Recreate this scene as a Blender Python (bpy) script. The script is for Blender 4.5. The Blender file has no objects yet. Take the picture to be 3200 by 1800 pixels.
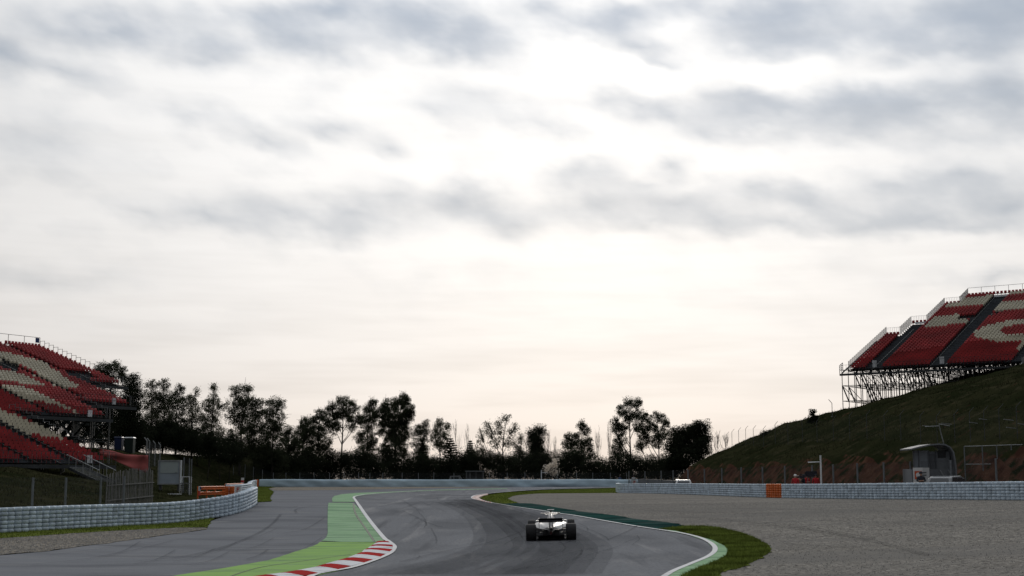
import bpy, math, random
import numpy as np
from mathutils import Vector, Matrix
from mathutils.geometry import delaunay_2d_cdt
random.seed(7); RNG = np.random.default_rng(7)
sc = bpy.context.scene
COL = sc.collection
R = math.radians

# ------------------------------------------------------------------ camera
F = 4300.0; YH = 1497.0; CAMH = 2.46            # focal length and horizon of the 3200 px wide photograph, eye height
TH = math.atan((YH - 900) / F)
cam = bpy.data.cameras.new('camera'); cam.sensor_width = 36; cam.lens = F / 3200 * 36
cam.clip_start = 0.5; cam.clip_end = 20000
cam.dof.use_dof = True; cam.dof.focus_distance = 62; cam.dof.aperture_fstop = 4.0
camo = bpy.data.objects.new('camera', cam); COL.objects.link(camo)
camo.location = (0, 0, CAMH); camo.rotation_euler = (math.pi / 2 + TH, 0, 0)
sc.camera = camo
sc.view_settings.view_transform = 'Standard'; sc.view_settings.look = 'None'
sc.view_settings.gamma = 1; sc.view_settings.use_curve_mapping = False
sc.view_settings.exposure = 0.0
sc.cycles.max_bounces = 6; sc.cycles.diffuse_bounces = 2; sc.cycles.glossy_bounces = 2; sc.cycles.transparent_max_bounces = 12

CT, ST = math.cos(TH), math.sin(TH)
def ray(px, py):
    a, c = (px - 1600) / F, (900 - py) / F
    y = CT - c * ST
    return np.array([a / y, 1.0, (ST + c * CT) / y])
CAM = np.array([0, 0, CAMH])
def at(px, py, Y): return CAM + ray(px, py) * Y

# ------------------------------------------------------------------ sky: broken high overcast, sun low behind it
SUN_AZ, SUN_EL = 4.0, 15.0
w = bpy.data.worlds.new('World'); sc.world = w; w.use_nodes = True
w.cycles.sampling_method = 'MANUAL'; w.cycles.sample_map_resolution = 512
nt = w.node_tree; nt.nodes.clear()
def N(t, **k):
    n = nt.nodes.new(t)
    for a, b in k.items(): setattr(n, a, b)
    return n
def L(a, b): nt.links.new(a, b)
def M(op, a, b=None, c=None, clamp=False):
    n = N('ShaderNodeMath', operation=op, use_clamp=clamp)
    for i, v in enumerate((a, b, c)):
        if v is None: continue
        if isinstance(v, (int, float)): n.inputs[i].default_value = v
        else: L(v, n.inputs[i])
    return n.outputs[0]
def MIXC(f, a, b):
    n = N('ShaderNodeMix', data_type='RGBA', clamp_factor=True)
    for i, v in ((0, f), (6, a), (7, b)):
        if isinstance(v, (int, float)): n.inputs[i].default_value = v
        elif isinstance(v, tuple): n.inputs[i].default_value = (*v, 1)
        else: L(v, n.inputs[i])
    return n.outputs[2]
tc = N('ShaderNodeTexCoord'); sep = N('ShaderNodeSeparateXYZ'); L(tc.outputs['Generated'], sep.inputs[0])
dx, dy, dz = sep.outputs
az = M('MULTIPLY', M('ARCTAN2', dx, dy), 180 / math.pi)
el = M('MULTIPLY', M('ARCSINE', M('MINIMUM', M('MAXIMUM', dz, -1.0), 1.0)), 180 / math.pi)
def comb(x, y, z=0.0):
    n = N('ShaderNodeCombineXYZ')
    for i, v in enumerate((x, y, z)):
        if isinstance(v, (int, float)): n.inputs[i].default_value = v
        else: L(v, n.inputs[i])
    return n.outputs[0]
def noise(vec, scale, detail=4, rough=.55, out='Fac'):
    n = N('ShaderNodeTexNoise'); n.inputs['Scale'].default_value = scale
    n.inputs['Detail'].default_value = detail; n.inputs['Roughness'].default_value = rough
    L(vec, n.inputs['Vector']); return n.outputs[out]
def VM(op, a, b):
    n = N('ShaderNodeVectorMath', operation=op)
    for i, v in enumerate((a, b)):
        if isinstance(v, tuple): n.inputs[i].default_value = v
        else: L(v, n.inputs[i])
    return n.outputs[0]
# streaky domain: clouds are stretched along the azimuth and lean a little
lean = comb(M('MULTIPLY', M('ADD', az, M('MULTIPLY', el, .35)), .30), M('MULTIPLY', M('ADD', el, M('MULTIPLY', az, .06)), .50), 3.0)
wn = noise(lean, .8, 2, .5, 'Color')
wn2 = noise(lean, 2.6, 2, .5, 'Color')
ae = comb(az, el)
warped = VM('ADD', VM('ADD', ae, VM('MULTIPLY', VM('SUBTRACT', wn, (.5, .5, .5)), (2.6, 1.5, 0))),
            VM('MULTIPLY', VM('SUBTRACT', wn2, (.5, .5, .5)), (1.1, .8, 0)))
K = .6211
CL = [(0, x, y, rx, ry, s, r) for x, y, rx, ry, s, r in [
 (580,140,330,90,.8,-4),(1250,60,250,55,.5,0),(1400,170,300,100,.6,0),(1750,60,350,70,.75,-4),(2150,130,360,110,.9,-8),
 (2280,210,250,70,.85,0),(1600,240,260,60,.55,0),(1020,265,150,60,.5,0),(20,290,120,110,.7,0),(320,345,220,55,.3,-12),
 (950,590,260,45,.2,-14),(1350,700,190,50,.3,-14),(1720,640,170,50,.34,-14),(1930,745,95,45,.36,-10),(2230,560,210,60,.3,-14),
 (2400,480,240,60,.26,-18),(700,1080,170,50,.3,-12),(1100,1090,260,65,.45,-8),(1450,1060,260,60,.4,-10),(1750,1070,260,60,.5,-10),
 (2000,1020,210,70,.5,-12),(2380,990,135,85,.7,0),(2480,1070,180,90,.5,-6),(1600,1140,320,55,.35,0),(250,700,350,120,.22,-14),(200,1390,450,60,.2,0)]]
CL += [(1, x, y, rx, ry, s, r) for x, y, rx, ry, s, r in [
 (150,60,150,70,.55,0),(400,120,230,70,.8,-6),(520,80,150,60,.6,0),(650,235,140,45,.6,-16),(760,305,110,28,.35,-14),(850,40,200,55,.45,0),
 (1100,80,220,90,.55,0),(1420,70,290,105,.95,0),(1350,190,360,60,.55,0),(2300,80,420,115,.9,0),(2540,80,200,130,.8,0),(2250,230,360,80,.55,0),(1900,200,260,80,.35,0),
 (2500,480,240,130,1.1,-8),(2050,540,260,100,.85,-4),(1750,530,290,85,.7,0),(1350,555,340,65,.8,-6),(1150,490,180,50,.65,-14),(600,545,160,48,.62,-12),(760,590,180,55,.65,-6),(430,480,120,45,.3,0),
 (950,680,210,60,.36,0),(1250,650,260,55,.3,0),(1750,660,360,70,.28,0),(2300,720,320,60,.3,0),(100,620,210,48,.28,-8),(220,690,160,45,.22,-8),
 (370,880,180,55,.42,0),(440,1040,220,90,.66,0),(820,1010,180,68,.6,0),(790,850,125,40,.5,-8),(650,910,150,38,.3,10),(700,1110,210,48,.45,0),
 (1050,1100,170,70,.65,0),(1250,960,210,60,.5,0),(1510,1010,200,68,.72,-4),(1400,1110,260,48,.4,0),(1800,1100,260,60,.55,0),(1900,910,210,58,.42,-8),
 (2150,990,260,80,.45,-6),(2100,1095,210,55,.5,0),(2300,880,210,60,.45,0),(2510,1020,210,100,.7,-6),(2300,1150,320,38,.45,0),(2450,1420,270,35,.28,0),(50,1120,130,70,.45,0)]]
dens = None
TILT = R(-12); ct_, st_ = math.cos(TILT), math.sin(TILT)
rot = N('ShaderNodeVectorRotate', rotation_type='Z_AXIS'); L(warped, rot.inputs['Vector']); rot.inputs['Angle'].default_value = -TILT
for t, x, y, rx, ry, s, r in CL:
    px, py = (1600 if t else 0) + x * K, y * K
    d = ray(px, py); a0 = math.degrees(math.atan2(d[0], d[1])); e0 = math.degrees(math.atan2(d[2], math.hypot(d[0], d[1])))
    src = warped
    if r < -7: a0, e0, src = a0 * ct_ + e0 * st_, -a0 * st_ + e0 * ct_, rot.outputs[0]
    k = 180 / math.pi / F * K * 2.15; sx, sy = 1 / (rx * k), 1 / (ry * k)
    m = N('ShaderNodeVectorMath', operation='MULTIPLY_ADD'); L(src, m.inputs[0]); m.inputs[1].default_value = (sx, sy, 0); m.inputs[2].default_value = (-a0 * sx, -e0 * sy, 0)
    g = N('ShaderNodeTexGradient', gradient_type='QUADRATIC_SPHERE'); L(m.outputs[0], g.inputs[0])
    dens = M('MULTIPLY', g.outputs['Fac'], s * 1.9) if dens is None else M('MULTIPLY_ADD', g.outputs['Fac'], s * 1.9, dens)
# the same cloud goes on all round the sky as plain noise
far = noise(comb(M('MULTIPLY', az, .05), M('MULTIPLY', el, .14), 9.0), 1.0, 3, .6)
outside = M('MULTIPLY', M('SUBTRACT', M('ABSOLUTE', az), 21.0), .12, clamp=True)
above = M('MULTIPLY', M('SUBTRACT', el, 20.0), .12, clamp=True)
outm = M('MAXIMUM', outside, above)
farD = M('MULTIPLY', M('MULTIPLY', M('SUBTRACT', far, .42), 4.0, clamp=True), outm)
streak = noise(lean, 1.6, 3, .5)
dens = M('ADD', M('MULTIPLY', dens, M('MULTIPLY_ADD', streak, 1.9, -.02)), farD)
fine = M('MULTIPLY', M('SUBTRACT', noise(lean, 1.2, 3, .5), .47), .8, clamp=True)
elfade = M('MULTIPLY', M('SUBTRACT', el, 4.0), .14, clamp=True)
dens = M('ADD', dens, M('MULTIPLY', fine, elfade))
dens = M('SUBTRACT', 1.0, M('POWER', 2.718, M('MULTIPLY', dens, -1.25)))
sunv = (math.sin(R(SUN_AZ)) * math.cos(R(SUN_EL)), math.cos(R(SUN_AZ)) * math.cos(R(SUN_EL)), math.sin(R(SUN_EL)))
dot = N('ShaderNodeVectorMath', operation='DOT_PRODUCT'); L(tc.outputs['Generated'], dot.inputs[0]); dot.inputs[1].default_value = sunv
ang = M('MULTIPLY', M('ARCCOSINE', M('MINIMUM', dot.outputs['Value'], 1.0)), 180 / math.pi)
glow = M('POWER', 2.718, M('MULTIPLY', M('MULTIPLY', ang, ang), -1 / (46.0 ** 2)))     # bright half of the sky round the hidden sun
up = M('MAXIMUM', dz, 0.0); zen = M('MULTIPLY', M('MULTIPLY', up, up), .95)                                          # overcast sky, brighter overhead
low = noise(comb(M('MULTIPLY', az, .09), M('MULTIPLY', el, .9), 5.0), 1.0, 3, .6)                  # faint flat layers low down
bright = M('ADD', M('MULTIPLY_ADD', glow, .81, .17), zen)
bright = M('MULTIPLY', bright, M('SUBTRACT', 1.02, M('MULTIPLY', M('SUBTRACT', low, .42), M('MULTIPLY_ADD', elfade, -.25, .42), clamp=True)))
horiz = M('POWER', 2.718, M('MULTIPLY', M('MAXIMUM', el, 0.0), -1 / 5.0))
veil = MIXC(horiz, (1.0, 1.0, 1.0), (.93, .825, .745))
grey = MIXC(M('MULTIPLY', el, 1 / 22.0, clamp=True), (.57, .595, .615), (.385, .455, .56))
cloudc = MIXC(dens, veil, grey)
vs = N('ShaderNodeVectorMath', operation='SCALE'); L(cloudc, vs.inputs[0]); L(bright, vs.inputs['Scale'])
sky = N('ShaderNodeTexSky'); sky.sky_type = 'NISHITA'; sky.sun_disc = False
sky.sun_elevation = R(SUN_EL); sky.sun_rotation = R(SUN_AZ); sky.air_density = 1.0; sky.dust_density = 2.0
bg1 = N('ShaderNodeBackground'); L(sky.outputs[0], bg1.inputs[0]); bg1.inputs[1].default_value = .05   # clear air above the cloud
bg2 = N('ShaderNodeBackground'); L(vs.outputs[0], bg2.inputs[0]); bg2.inputs[1].default_value = 1.0
mixs = N('ShaderNodeMixShader'); mixs.inputs[0].default_value = .96
L(bg1.outputs[0], mixs.inputs[1]); L(bg2.outputs[0], mixs.inputs[2])
wo = N('ShaderNodeOutputWorld'); L(mixs.outputs[0], wo.inputs[0])

sl = bpy.data.lights.new('sun', 'SUN'); sl.energy = 1.0; sl.angle = R(10); sl.color = (1.0, .93, .84)
so = bpy.data.objects.new('sun', sl); COL.objects.link(so)
so.rotation_euler = Vector(sunv).to_track_quat('Z', 'Y').to_euler()

# ------------------------------------------------------------------ materials
MATS = {}
def mat(name, col, rough=.7, var=.0, scale=5.0, col2=None, metal=0.0, bump=0.0, bscale=None, alpha=None, spec=.3, detail=4, stretch=None, trans=0.0):
    if name in MATS: return MATS[name]
    m = bpy.data.materials.new(name); m.use_nodes = True; t = m.node_tree
    b = t.nodes['Principled BSDF']; b.inputs['Roughness'].default_value = rough; b.inputs['Metallic'].default_value = metal
    b.inputs['Specular IOR Level'].default_value = spec; b.inputs['Base Color'].default_value = (*col, 1)
    geo = t.nodes.new('ShaderNodeNewGeometry'); v = geo.outputs['Position']
    if stretch:
        mp = t.nodes.new('ShaderNodeMapping'); mp.inputs['Scale'].default_value = stretch; t.links.new(v, mp.inputs[0]); v = mp.outputs[0]
    if var or col2:
        n = t.nodes.new('ShaderNodeTexNoise'); n.inputs['Scale'].default_value = scale; n.inputs['Detail'].default_value = detail
        t.links.new(v, n.inputs['Vector'])
        r = t.nodes.new('ShaderNodeValToRGB'); t.links.new(n.outputs['Fac'], r.inputs[0])
        lo = tuple(max(0, c * (1 - var)) for c in col); hi = col2 or tuple(c * (1 + var) for c in col)
        r.color_ramp.elements[0].position = .32; r.color_ramp.elements[0].color = (*lo, 1)
        r.color_ramp.elements[1].position = .68; r.color_ramp.elements[1].color = (*hi, 1)
        t.links.new(r.outputs[0], b.inputs['Base Color'])
    if bump:
        n2 = t.nodes.new('ShaderNodeTexNoise'); n2.inputs['Scale'].default_value = bscale or scale; n2.inputs['Detail'].default_value = 3
        t.links.new(v, n2.inputs['Vector'])
        bp = t.nodes.new('ShaderNodeBump'); bp.inputs['Strength'].default_value = bump; bp.inputs['Distance'].default_value = .05
        t.links.new(n2.outputs['Fac'], bp.inputs['Height']); t.links.new(bp.outputs[0], b.inputs['Normal'])
    if trans:
        tl = t.nodes.new('ShaderNodeBsdfTranslucent'); mx = t.nodes.new('ShaderNodeMixShader'); mx.inputs[0].default_value = trans
        src = b.inputs['Base Color'].links[0].from_socket; t.links.new(src, tl.inputs[0])
        o = t.nodes['Material Output']; t.links.new(b.outputs[0], mx.inputs[1]); t.links.new(tl.outputs[0], mx.inputs[2]); t.links.new(mx.outputs[0], o.inputs[0])
    if alpha is not None:
        tr = t.nodes.new('ShaderNodeBsdfTransparent'); mx = t.nodes.new('ShaderNodeMixShader'); mx.inputs[0].default_value = alpha
        o = t.nodes['Material Output']; t.links.new(tr.outputs[0], mx.inputs[1]); t.links.new(b.outputs[0], mx.inputs[2]); t.links.new(mx.outputs[0], o.inputs[0])
    MATS[name] = m; return m
def layered(name, layers, rough=.85, bump=.3, bscale=30, spec=.3):
    """layers: list of (colour, noise scale, lo, hi, detail, stretch) laid over one another"""
    m = bpy.data.materials.new(name); m.use_nodes = True; t = m.node_tree; b = t.nodes['Principled BSDF']
    b.inputs['Roughness'].default_value = rough; b.inputs['Specular IOR Level'].default_value = spec
    geo = t.nodes.new('ShaderNodeNewGeometry'); cur = None
    for col, s, lo, hi, det, st in layers:
        if cur is None:
            n = t.nodes.new('ShaderNodeRGB'); n.outputs[0].default_value = (*col, 1); cur = n.outputs[0]; continue
        mp = t.nodes.new('ShaderNodeMapping'); mp.inputs['Scale'].default_value = st; t.links.new(geo.outputs['Position'], mp.inputs[0])
        n = t.nodes.new('ShaderNodeTexNoise'); n.inputs['Scale'].default_value = s; n.inputs['Detail'].default_value = det; t.links.new(mp.outputs[0], n.inputs['Vector'])
        r = t.nodes.new('ShaderNodeMapRange'); r.inputs[1].default_value = lo; r.inputs[2].default_value = hi; t.links.new(n.outputs['Fac'], r.inputs[0])
        x = t.nodes.new('ShaderNodeMix'); x.data_type = 'RGBA'; t.links.new(r.outputs[0], x.inputs[0]); t.links.new(cur, x.inputs[6]); x.inputs[7].default_value = (*col, 1)
        cur = x.outputs[2]
    t.links.new(cur, b.inputs['Base Color'])
    if bump:
        n = t.nodes.new('ShaderNodeTexNoise'); n.inputs['Scale'].default_value = bscale; n.inputs['Detail'].default_value = 2
        t.links.new(geo.outputs['Position'], n.inputs['Vector'])
        bp = t.nodes.new('ShaderNodeBump'); bp.inputs['Strength'].default_value = bump; bp.inputs['Distance'].default_value = .03
        t.links.new(n.outputs['Fac'], bp.inputs['Height']); t.links.new(bp.outputs[0], b.inputs['Normal'])
    MATS[name] = m; return m
S1 = (1, 1, 1)
ASPH = layered('track_asphalt', [((0.195, 0.201, 0.213), 0, 0, 0, 0, S1), ((0.149, 0.154, 0.164), .22, .45, .62, 5, (1, .45, 1)), ((0.236, 0.238, 0.243), .5, .55, .75, 6, (1.6, .35, 1)),
                                 ((0.289, 0.288, 0.291), .55, .60, .74, 4, (1.8, .10, 1)), ((0.129, 0.133, 0.142), .8, .58, .72, 4, (1.6, .08, 1)), ((0.109, 0.110, 0.118), 10, .52, .75, 3, S1), ((0.320, 0.310, 0.298), 40, .62, .8, 2, S1)], .95, .35, 60, 0.0)
RUNO = layered('runoff_asphalt', [((0.188, 0.195, 0.209), 0, 0, 0, 0, S1), ((0.142, 0.147, 0.159), .3, .48, .66, 6, (.5, 1.2, 1)), ((0.230, 0.232, 0.235), .7, .55, .75, 5, (.4, 1.5, 1)),
                                  ((0.111, 0.113, 0.119), 26, .55, .78, 3, S1)], .95, .35, 60, 0.0)
GRAV = layered('gravel', [((0.219, 0.206, 0.185), 0, 0, 0, 0, S1), ((0.176, 0.166, 0.150), .25, .45, .65, 6, (.5, 1, 1)), ((0.257, 0.239, 0.214), .9, .55, .75, 5, (.5, 1.4, 1)),
                          ((0.064, 0.061, 0.056), 5.5, .50, .66, 4, S1), ((0.386, 0.367, 0.337), 7.5, .56, .72, 4, S1), ((0.176, 0.168, 0.155), .12, .5, .62, 7, (.35, 1.6, 1)), ((0.161, 0.153, 0.143), 1.6, .57, .66, 3, (.12, 1.4, 1))], .98, .8, 14, 0.0)
TAN = layered('tan_gravel', [((0.252, 0.226, 0.189), 0, 0, 0, 0, S1), ((0.189, 0.173, 0.147), .4, .45, .65, 6, (.5, 1, 1)), ((0.089, 0.082, 0.074), 5.5, .5, .66, 4, S1), ((0.378, 0.347, 0.304), 7.5, .57, .73, 4, S1)], .98, .7, 14, 0.0)
GRASS = layered('verge_grass', [((0.111, 0.137, 0.029), 0, 0, 0, 0, S1), ((0.065, 0.086, 0.019), .6, .42, .62, 5, S1), ((0.143, 0.150, 0.046), 1.7, .56, .75, 5, S1)], .95, .8, 9, 0.0)
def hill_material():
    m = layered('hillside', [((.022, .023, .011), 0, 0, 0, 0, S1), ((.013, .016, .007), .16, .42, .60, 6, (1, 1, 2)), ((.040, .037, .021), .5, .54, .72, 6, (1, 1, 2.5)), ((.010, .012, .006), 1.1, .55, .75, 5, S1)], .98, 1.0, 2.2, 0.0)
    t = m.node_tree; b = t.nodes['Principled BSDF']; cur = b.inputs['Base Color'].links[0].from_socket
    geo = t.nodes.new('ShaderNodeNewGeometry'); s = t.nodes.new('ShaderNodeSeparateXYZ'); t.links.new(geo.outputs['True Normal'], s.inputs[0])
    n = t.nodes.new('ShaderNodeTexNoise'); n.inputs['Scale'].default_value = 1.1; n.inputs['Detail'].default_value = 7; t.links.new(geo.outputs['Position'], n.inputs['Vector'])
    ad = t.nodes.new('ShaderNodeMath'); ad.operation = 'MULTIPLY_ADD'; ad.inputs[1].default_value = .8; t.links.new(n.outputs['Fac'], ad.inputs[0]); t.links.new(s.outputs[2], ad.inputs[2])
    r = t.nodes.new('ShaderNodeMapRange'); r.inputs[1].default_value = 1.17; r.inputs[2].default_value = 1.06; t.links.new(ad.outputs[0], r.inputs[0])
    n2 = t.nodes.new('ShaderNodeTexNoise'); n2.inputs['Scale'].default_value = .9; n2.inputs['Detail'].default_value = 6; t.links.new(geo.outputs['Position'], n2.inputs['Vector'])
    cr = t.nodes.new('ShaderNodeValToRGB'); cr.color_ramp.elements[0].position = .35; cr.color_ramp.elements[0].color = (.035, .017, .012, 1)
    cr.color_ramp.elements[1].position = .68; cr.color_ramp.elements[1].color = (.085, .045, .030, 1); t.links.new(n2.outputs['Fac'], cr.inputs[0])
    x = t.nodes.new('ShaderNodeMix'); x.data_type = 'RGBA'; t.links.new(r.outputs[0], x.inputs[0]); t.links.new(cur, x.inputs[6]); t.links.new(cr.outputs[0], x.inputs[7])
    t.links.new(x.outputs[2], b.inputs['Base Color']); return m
HILL = hill_material()
PALEG = layered('pale_green_paint', [((0.271, 0.411, 0.254), 0, 0, 0, 0, S1), ((0.184, 0.289, 0.184), .7, .45, .65, 6, (.35, 1.6, 1)), ((0.350, 0.473, 0.333), 1.5, .56, .75, 6, (.3, 2, 1)), ((0.158, 0.193, 0.158), 5, .62, .8, 4, (.3, 1.5, 1)), ((.15, .17, .15), 1.1, .6, .74, 7, (.3, 1.8, 1)), ((.33, .40, .32), 3.0, .62, .78, 6, S1)], .9, .3, 50, 0.0)
LIMEG = layered('bright_green_paint', [((0.263, 0.421, 0.144), 0, 0, 0, 0, S1), ((0.199, 0.313, 0.144), .8, .47, .68, 6, (.4, 1.5, 1)), ((0.314, 0.451, 0.212), 1.6, .58, .78, 6, (.4, 1.5, 1)), ((0.142, 0.142, 0.154), 1.1, .58, .74, 7, (.3, 1.8, 1)), ((0.285, 0.351, 0.257), 3.5, .62, .78, 6, S1)], .9, .3, 50, 0.0)
TEAL = layered('teal_paint', [((.020, .060, .053), 0, 0, 0, 0, S1), ((.010, .027, .026), .5, .42, .62, 6, (.5, 1.4, 1)), ((.085, .105, .102), 1.0, .54, .68, 7, (.3, 1.7, 1)), ((.012, .016, .016), .9, .62, .75, 5, (.3, 2, 1))], .9, .3, 50, 0.0)
WHITEP = layered('white_line_paint', [((0.672, 0.672, 0.672), 0, 0, 0, 0, S1), ((0.448, 0.448, 0.448), 1.5, .55, .8, 6, S1), ((0.224, 0.224, 0.224), 6, .68, .8, 4, S1)], .85, .2, 50, 0.0)
REDP = layered('red_kerb_paint', [((0.380, 0.037, 0.034), 0, 0, 0, 0, S1), ((0.230, 0.046, 0.046), 1.2, .5, .75, 6, S1), ((.10, .05, .05), 2.2, .56, .72, 6, (.25, 2, 1))], .85, .2, 50, 0.0)
KWHITE = layered('white_kerb_paint', [((0.650, 0.661, 0.683), 0, 0, 0, 0, S1), ((0.426, 0.437, 0.459), 1.2, .5, .75, 6, S1), ((.16, .16, .165), 2.2, .58, .72, 6, (.25, 2, 1))], .85, .2, 50, 0.0)
mat('tyre_paint', (.44, .52, .595), .6, .26, 2.6, bump=.2, bscale=8)
mat('orange_paint', (.52, .115, .02), .55, .2, 2)
mat('belt', (.40, .52, .60), .55, .22, .35, stretch=(1, 1, 3))
mat('rubber', (.012, .012, .013), .75); mat('carbon', (.010, .010, .011), .45); mat('car_white', (.38, .375, .365), .35, spec=.5)
mat('rim', (.03, .03, .032), .4, metal=.6); mat('car_grey', (.10, .11, .14), .5)
mat('seat_red', (.24, .020, .022), .6, .30, .35); mat('seat_cream', (.43, .40, .315), .6, .18, .35)
mat('steel_dark', (.030, .034, .038), .6, .25, .6); mat('steel_deck', (.050, .058, .068), .6, .25, .8); mat('scaffold', (.045, .052, .052), .6, metal=.3)
mat('galv', (.22, .23, .235), .5, .2, 2, metal=.3); mat('post_grey', (.13, .14, .15), .6, .15, 2); mat('white_metal', (.62, .64, .66), .5, .12, 1.5)
mat('netting', (.05, .053, .056), .9, alpha=.20, spec=0.0); mat('netting_dense', (.05, .053, .056), .9, alpha=.30, spec=0.0)
mat('leaf', (.048, .056, .034), .75, .45, .6, spec=0.0, trans=.35); mat('leaf_pale', (.085, .09, .058), .75, .35, .6, spec=0.0, trans=.4); mat('leaf_dark', (.022, .027, .017), .8, .4, .6, spec=0.0, trans=.25)
mat('bark', (.03, .026, .022), .9, .4, 3); mat('bark_pale', (.10, .09, .08), .9, .3, 3); mat('blossom', (.80, .72, .62), .8, .2, 3, trans=.4); mat('rut_shade', (.11, .108, .103), .95, .3, 2.0, alpha=.20, spec=0.0); mat('rubbered', (.045, .047, .052), .95, .3, 1.5, alpha=.13, spec=0.0); mat('stone', (.17, .165, .155), .95, .5, 9.0, col2=(.28, .27, .255), spec=0.0)
mat('grass_blade', (.13, .165, .036), .9, .5, .8, spec=0.0); mat('grass_dry', (.020, .020, .010), .9, .45, .8, col2=(.038, .037, .019), spec=0.0)
mat('reed', (.12, .122, .12), .9, .3, 3); mat('tarp', (.30, .075, .07), .8, .25, .8, bump=.3, bscale=2); mat('container', (.23, .27, .31), .5, .1, 1)
mat('glass', (.03, .035, .04), .12, spec=.6); mat('hut_grey', (.13, .138, .15), .6, .12, 1); mat('hut_dark', (.07, .075, .085), .6)
mat('sign_white', (.62, .62, .62), .6); mat('sign_red', (.42, .035, .03), .6); mat('sign_blue', (.03, .06, .16), .6)
mat('body_paint_white', (.48, .48, .48), .3, spec=.5); mat('body_paint_silver', (.17, .18, .19), .3, spec=.5)
mat('cloth_red', (.33, .02, .025), .85); mat('cloth_dark', (.02, .022, .03), .85); mat('cloth_blue', (.06, .10, .22), .85); mat('cloth_pale', (.45, .45, .47), .85); mat('skin', (.35, .20, .14), .6)
mat('toilet_blue', (.012, .02, .06), .5); mat('toilet_green', (.012, .02, .018), .5); mat('skid', (.045, .047, .052), .95, .3, 4, alpha=.21, spec=0.0)
mat('far_land', (.05, .055, .04), .95, .3, .01)

# ------------------------------------------------------------------ mesh helpers
class MB:
    def __init__(s): s.v = []; s.f = []; s.m = []
    def add(s, vs, fs, mi=0):
        o = len(s.v); s.v += [tuple(map(float, p)) for p in vs]; s.f += [tuple(i + o for i in f) for f in fs]; s.m += [mi] * len(fs)
    def box(s, c, size, rz=0.0, mi=0, taper=1.0, M4=None):
        x, y, z = (d / 2 for d in size); vs = []
        for k in (-1, 1):
            q = taper if k > 0 else 1
            for i, j in ((-1, -1), (1, -1), (1, 1), (-1, 1)):
                p = Vector((i * x * q, j * y * q, k * z))
                if M4 is not None: p = M4 @ p
                elif rz: p = Matrix.Rotation(rz, 3, 'Z') @ p
                vs.append((p[0] + c[0], p[1] + c[1], p[2] + c[2]))
        s.add(vs, [(3, 2, 1, 0), (4, 5, 6, 7), (0, 1, 5, 4), (1, 2, 6, 5), (2, 3, 7, 6), (3, 0, 4, 7)], mi)
    def bar(s, a, b, w, h=None, mi=0, r2=None):
        s.tube([a, b], [w / 2, (w if r2 is None else r2) / 2], 4, mi, h and h / w)
    def tube(s, pts, rad, n=6, mi=0, squash=None, cap=True):
        pts = [Vector(p) for p in pts]; rings = []
        for i, p in enumerate(pts):
            d = (pts[min(i + 1, len(pts) - 1)] - pts[max(i - 1, 0)])
            d = d.normalized() if d.length > 1e-9 else Vector((0, 0, 1))
            up = Vector((0, 0, 1)) if abs(d.z) < .95 else Vector((1, 0, 0))
            sx = d.cross(up).normalized(); sy = sx.cross(d)
            r = rad[i] if isinstance(rad, (list, tuple)) else rad; k = math.sqrt(2) if n == 4 else 1
            rings.append([p + (sx * math.cos(t) + sy * math.sin(t) * (squash or 1)) * r * k for t in [2 * math.pi * (j + .5) / n for j in range(n)]])
        s.loft(rings, mi, cap)
    def loft(s, rings, mi=0, cap=True, closed=True):
        n = len(rings[0]); vs = [p for r in rings for p in r]; fs = []
        for i in range(len(rings) - 1):
            for j in range(n if closed else n - 1):
                k = (j + 1) % n; fs.append((i * n + j, i * n + k, (i + 1) * n + k, (i + 1) * n + j))
        if cap and closed: fs += [tuple(range(n - 1, -1, -1)), tuple(range((len(rings) - 1) * n, len(rings) * n))]
        s.add(vs, fs, mi)
    def lathe(s, prof, n=16, axis='Z', c=(0, 0, 0), mi=0, cap=True):
        rings = []
        for r, h in prof:
            ring = []
            for j in range(n):
                t = 2 * math.pi * j / n; a, b = r * math.cos(t), r * math.sin(t)
                p = {'Z': (a, b, h), 'X': (h, a, b), 'Y': (b, h, a)}[axis]
                ring.append((p[0] + c[0], p[1] + c[1], p[2] + c[2]))
            rings.append(ring)
        s.loft(rings, mi, cap)
    def mesh(s, name, mats, smooth=False):
        me = bpy.data.meshes.new(name); me.from_pydata(s.v, [], s.f)
        for m in (mats if isinstance(mats, (list, tuple)) else [mats]): me.materials.append(MATS[m] if isinstance(m, str) else m)
        if any(s.m): me.polygons.foreach_set('material_index', s.m)
        if smooth: me.polygons.foreach_set('use_smooth', [True] * len(s.f))
        me.update(); return me
    def build(s, name, mats, parent=None, smooth=False, loc=None): return obj(name, s.mesh(name, mats, smooth), parent, loc)
def obj(name, me, parent=None, loc=None):
    o = bpy.data.objects.new(name, me); COL.objects.link(o); o.parent = parent
    if loc is not None: o.location = loc
    return o
def tag(o, label=None, cat=None, group=None, kind=None):
    for k, v in (('label', label), ('category', cat), ('group', group), ('kind', kind)):
        if v: o[k] = v
    return o
def thing(name, label, cat, loc=(0, 0, 0), rz=0.0, group=None):
    o = bpy.data.objects.new(name, None); COL.objects.link(o); o.location = loc; o.rotation_euler = (0, 0, rz); o.empty_display_size = .2
    return tag(o, label, cat, group)
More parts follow.
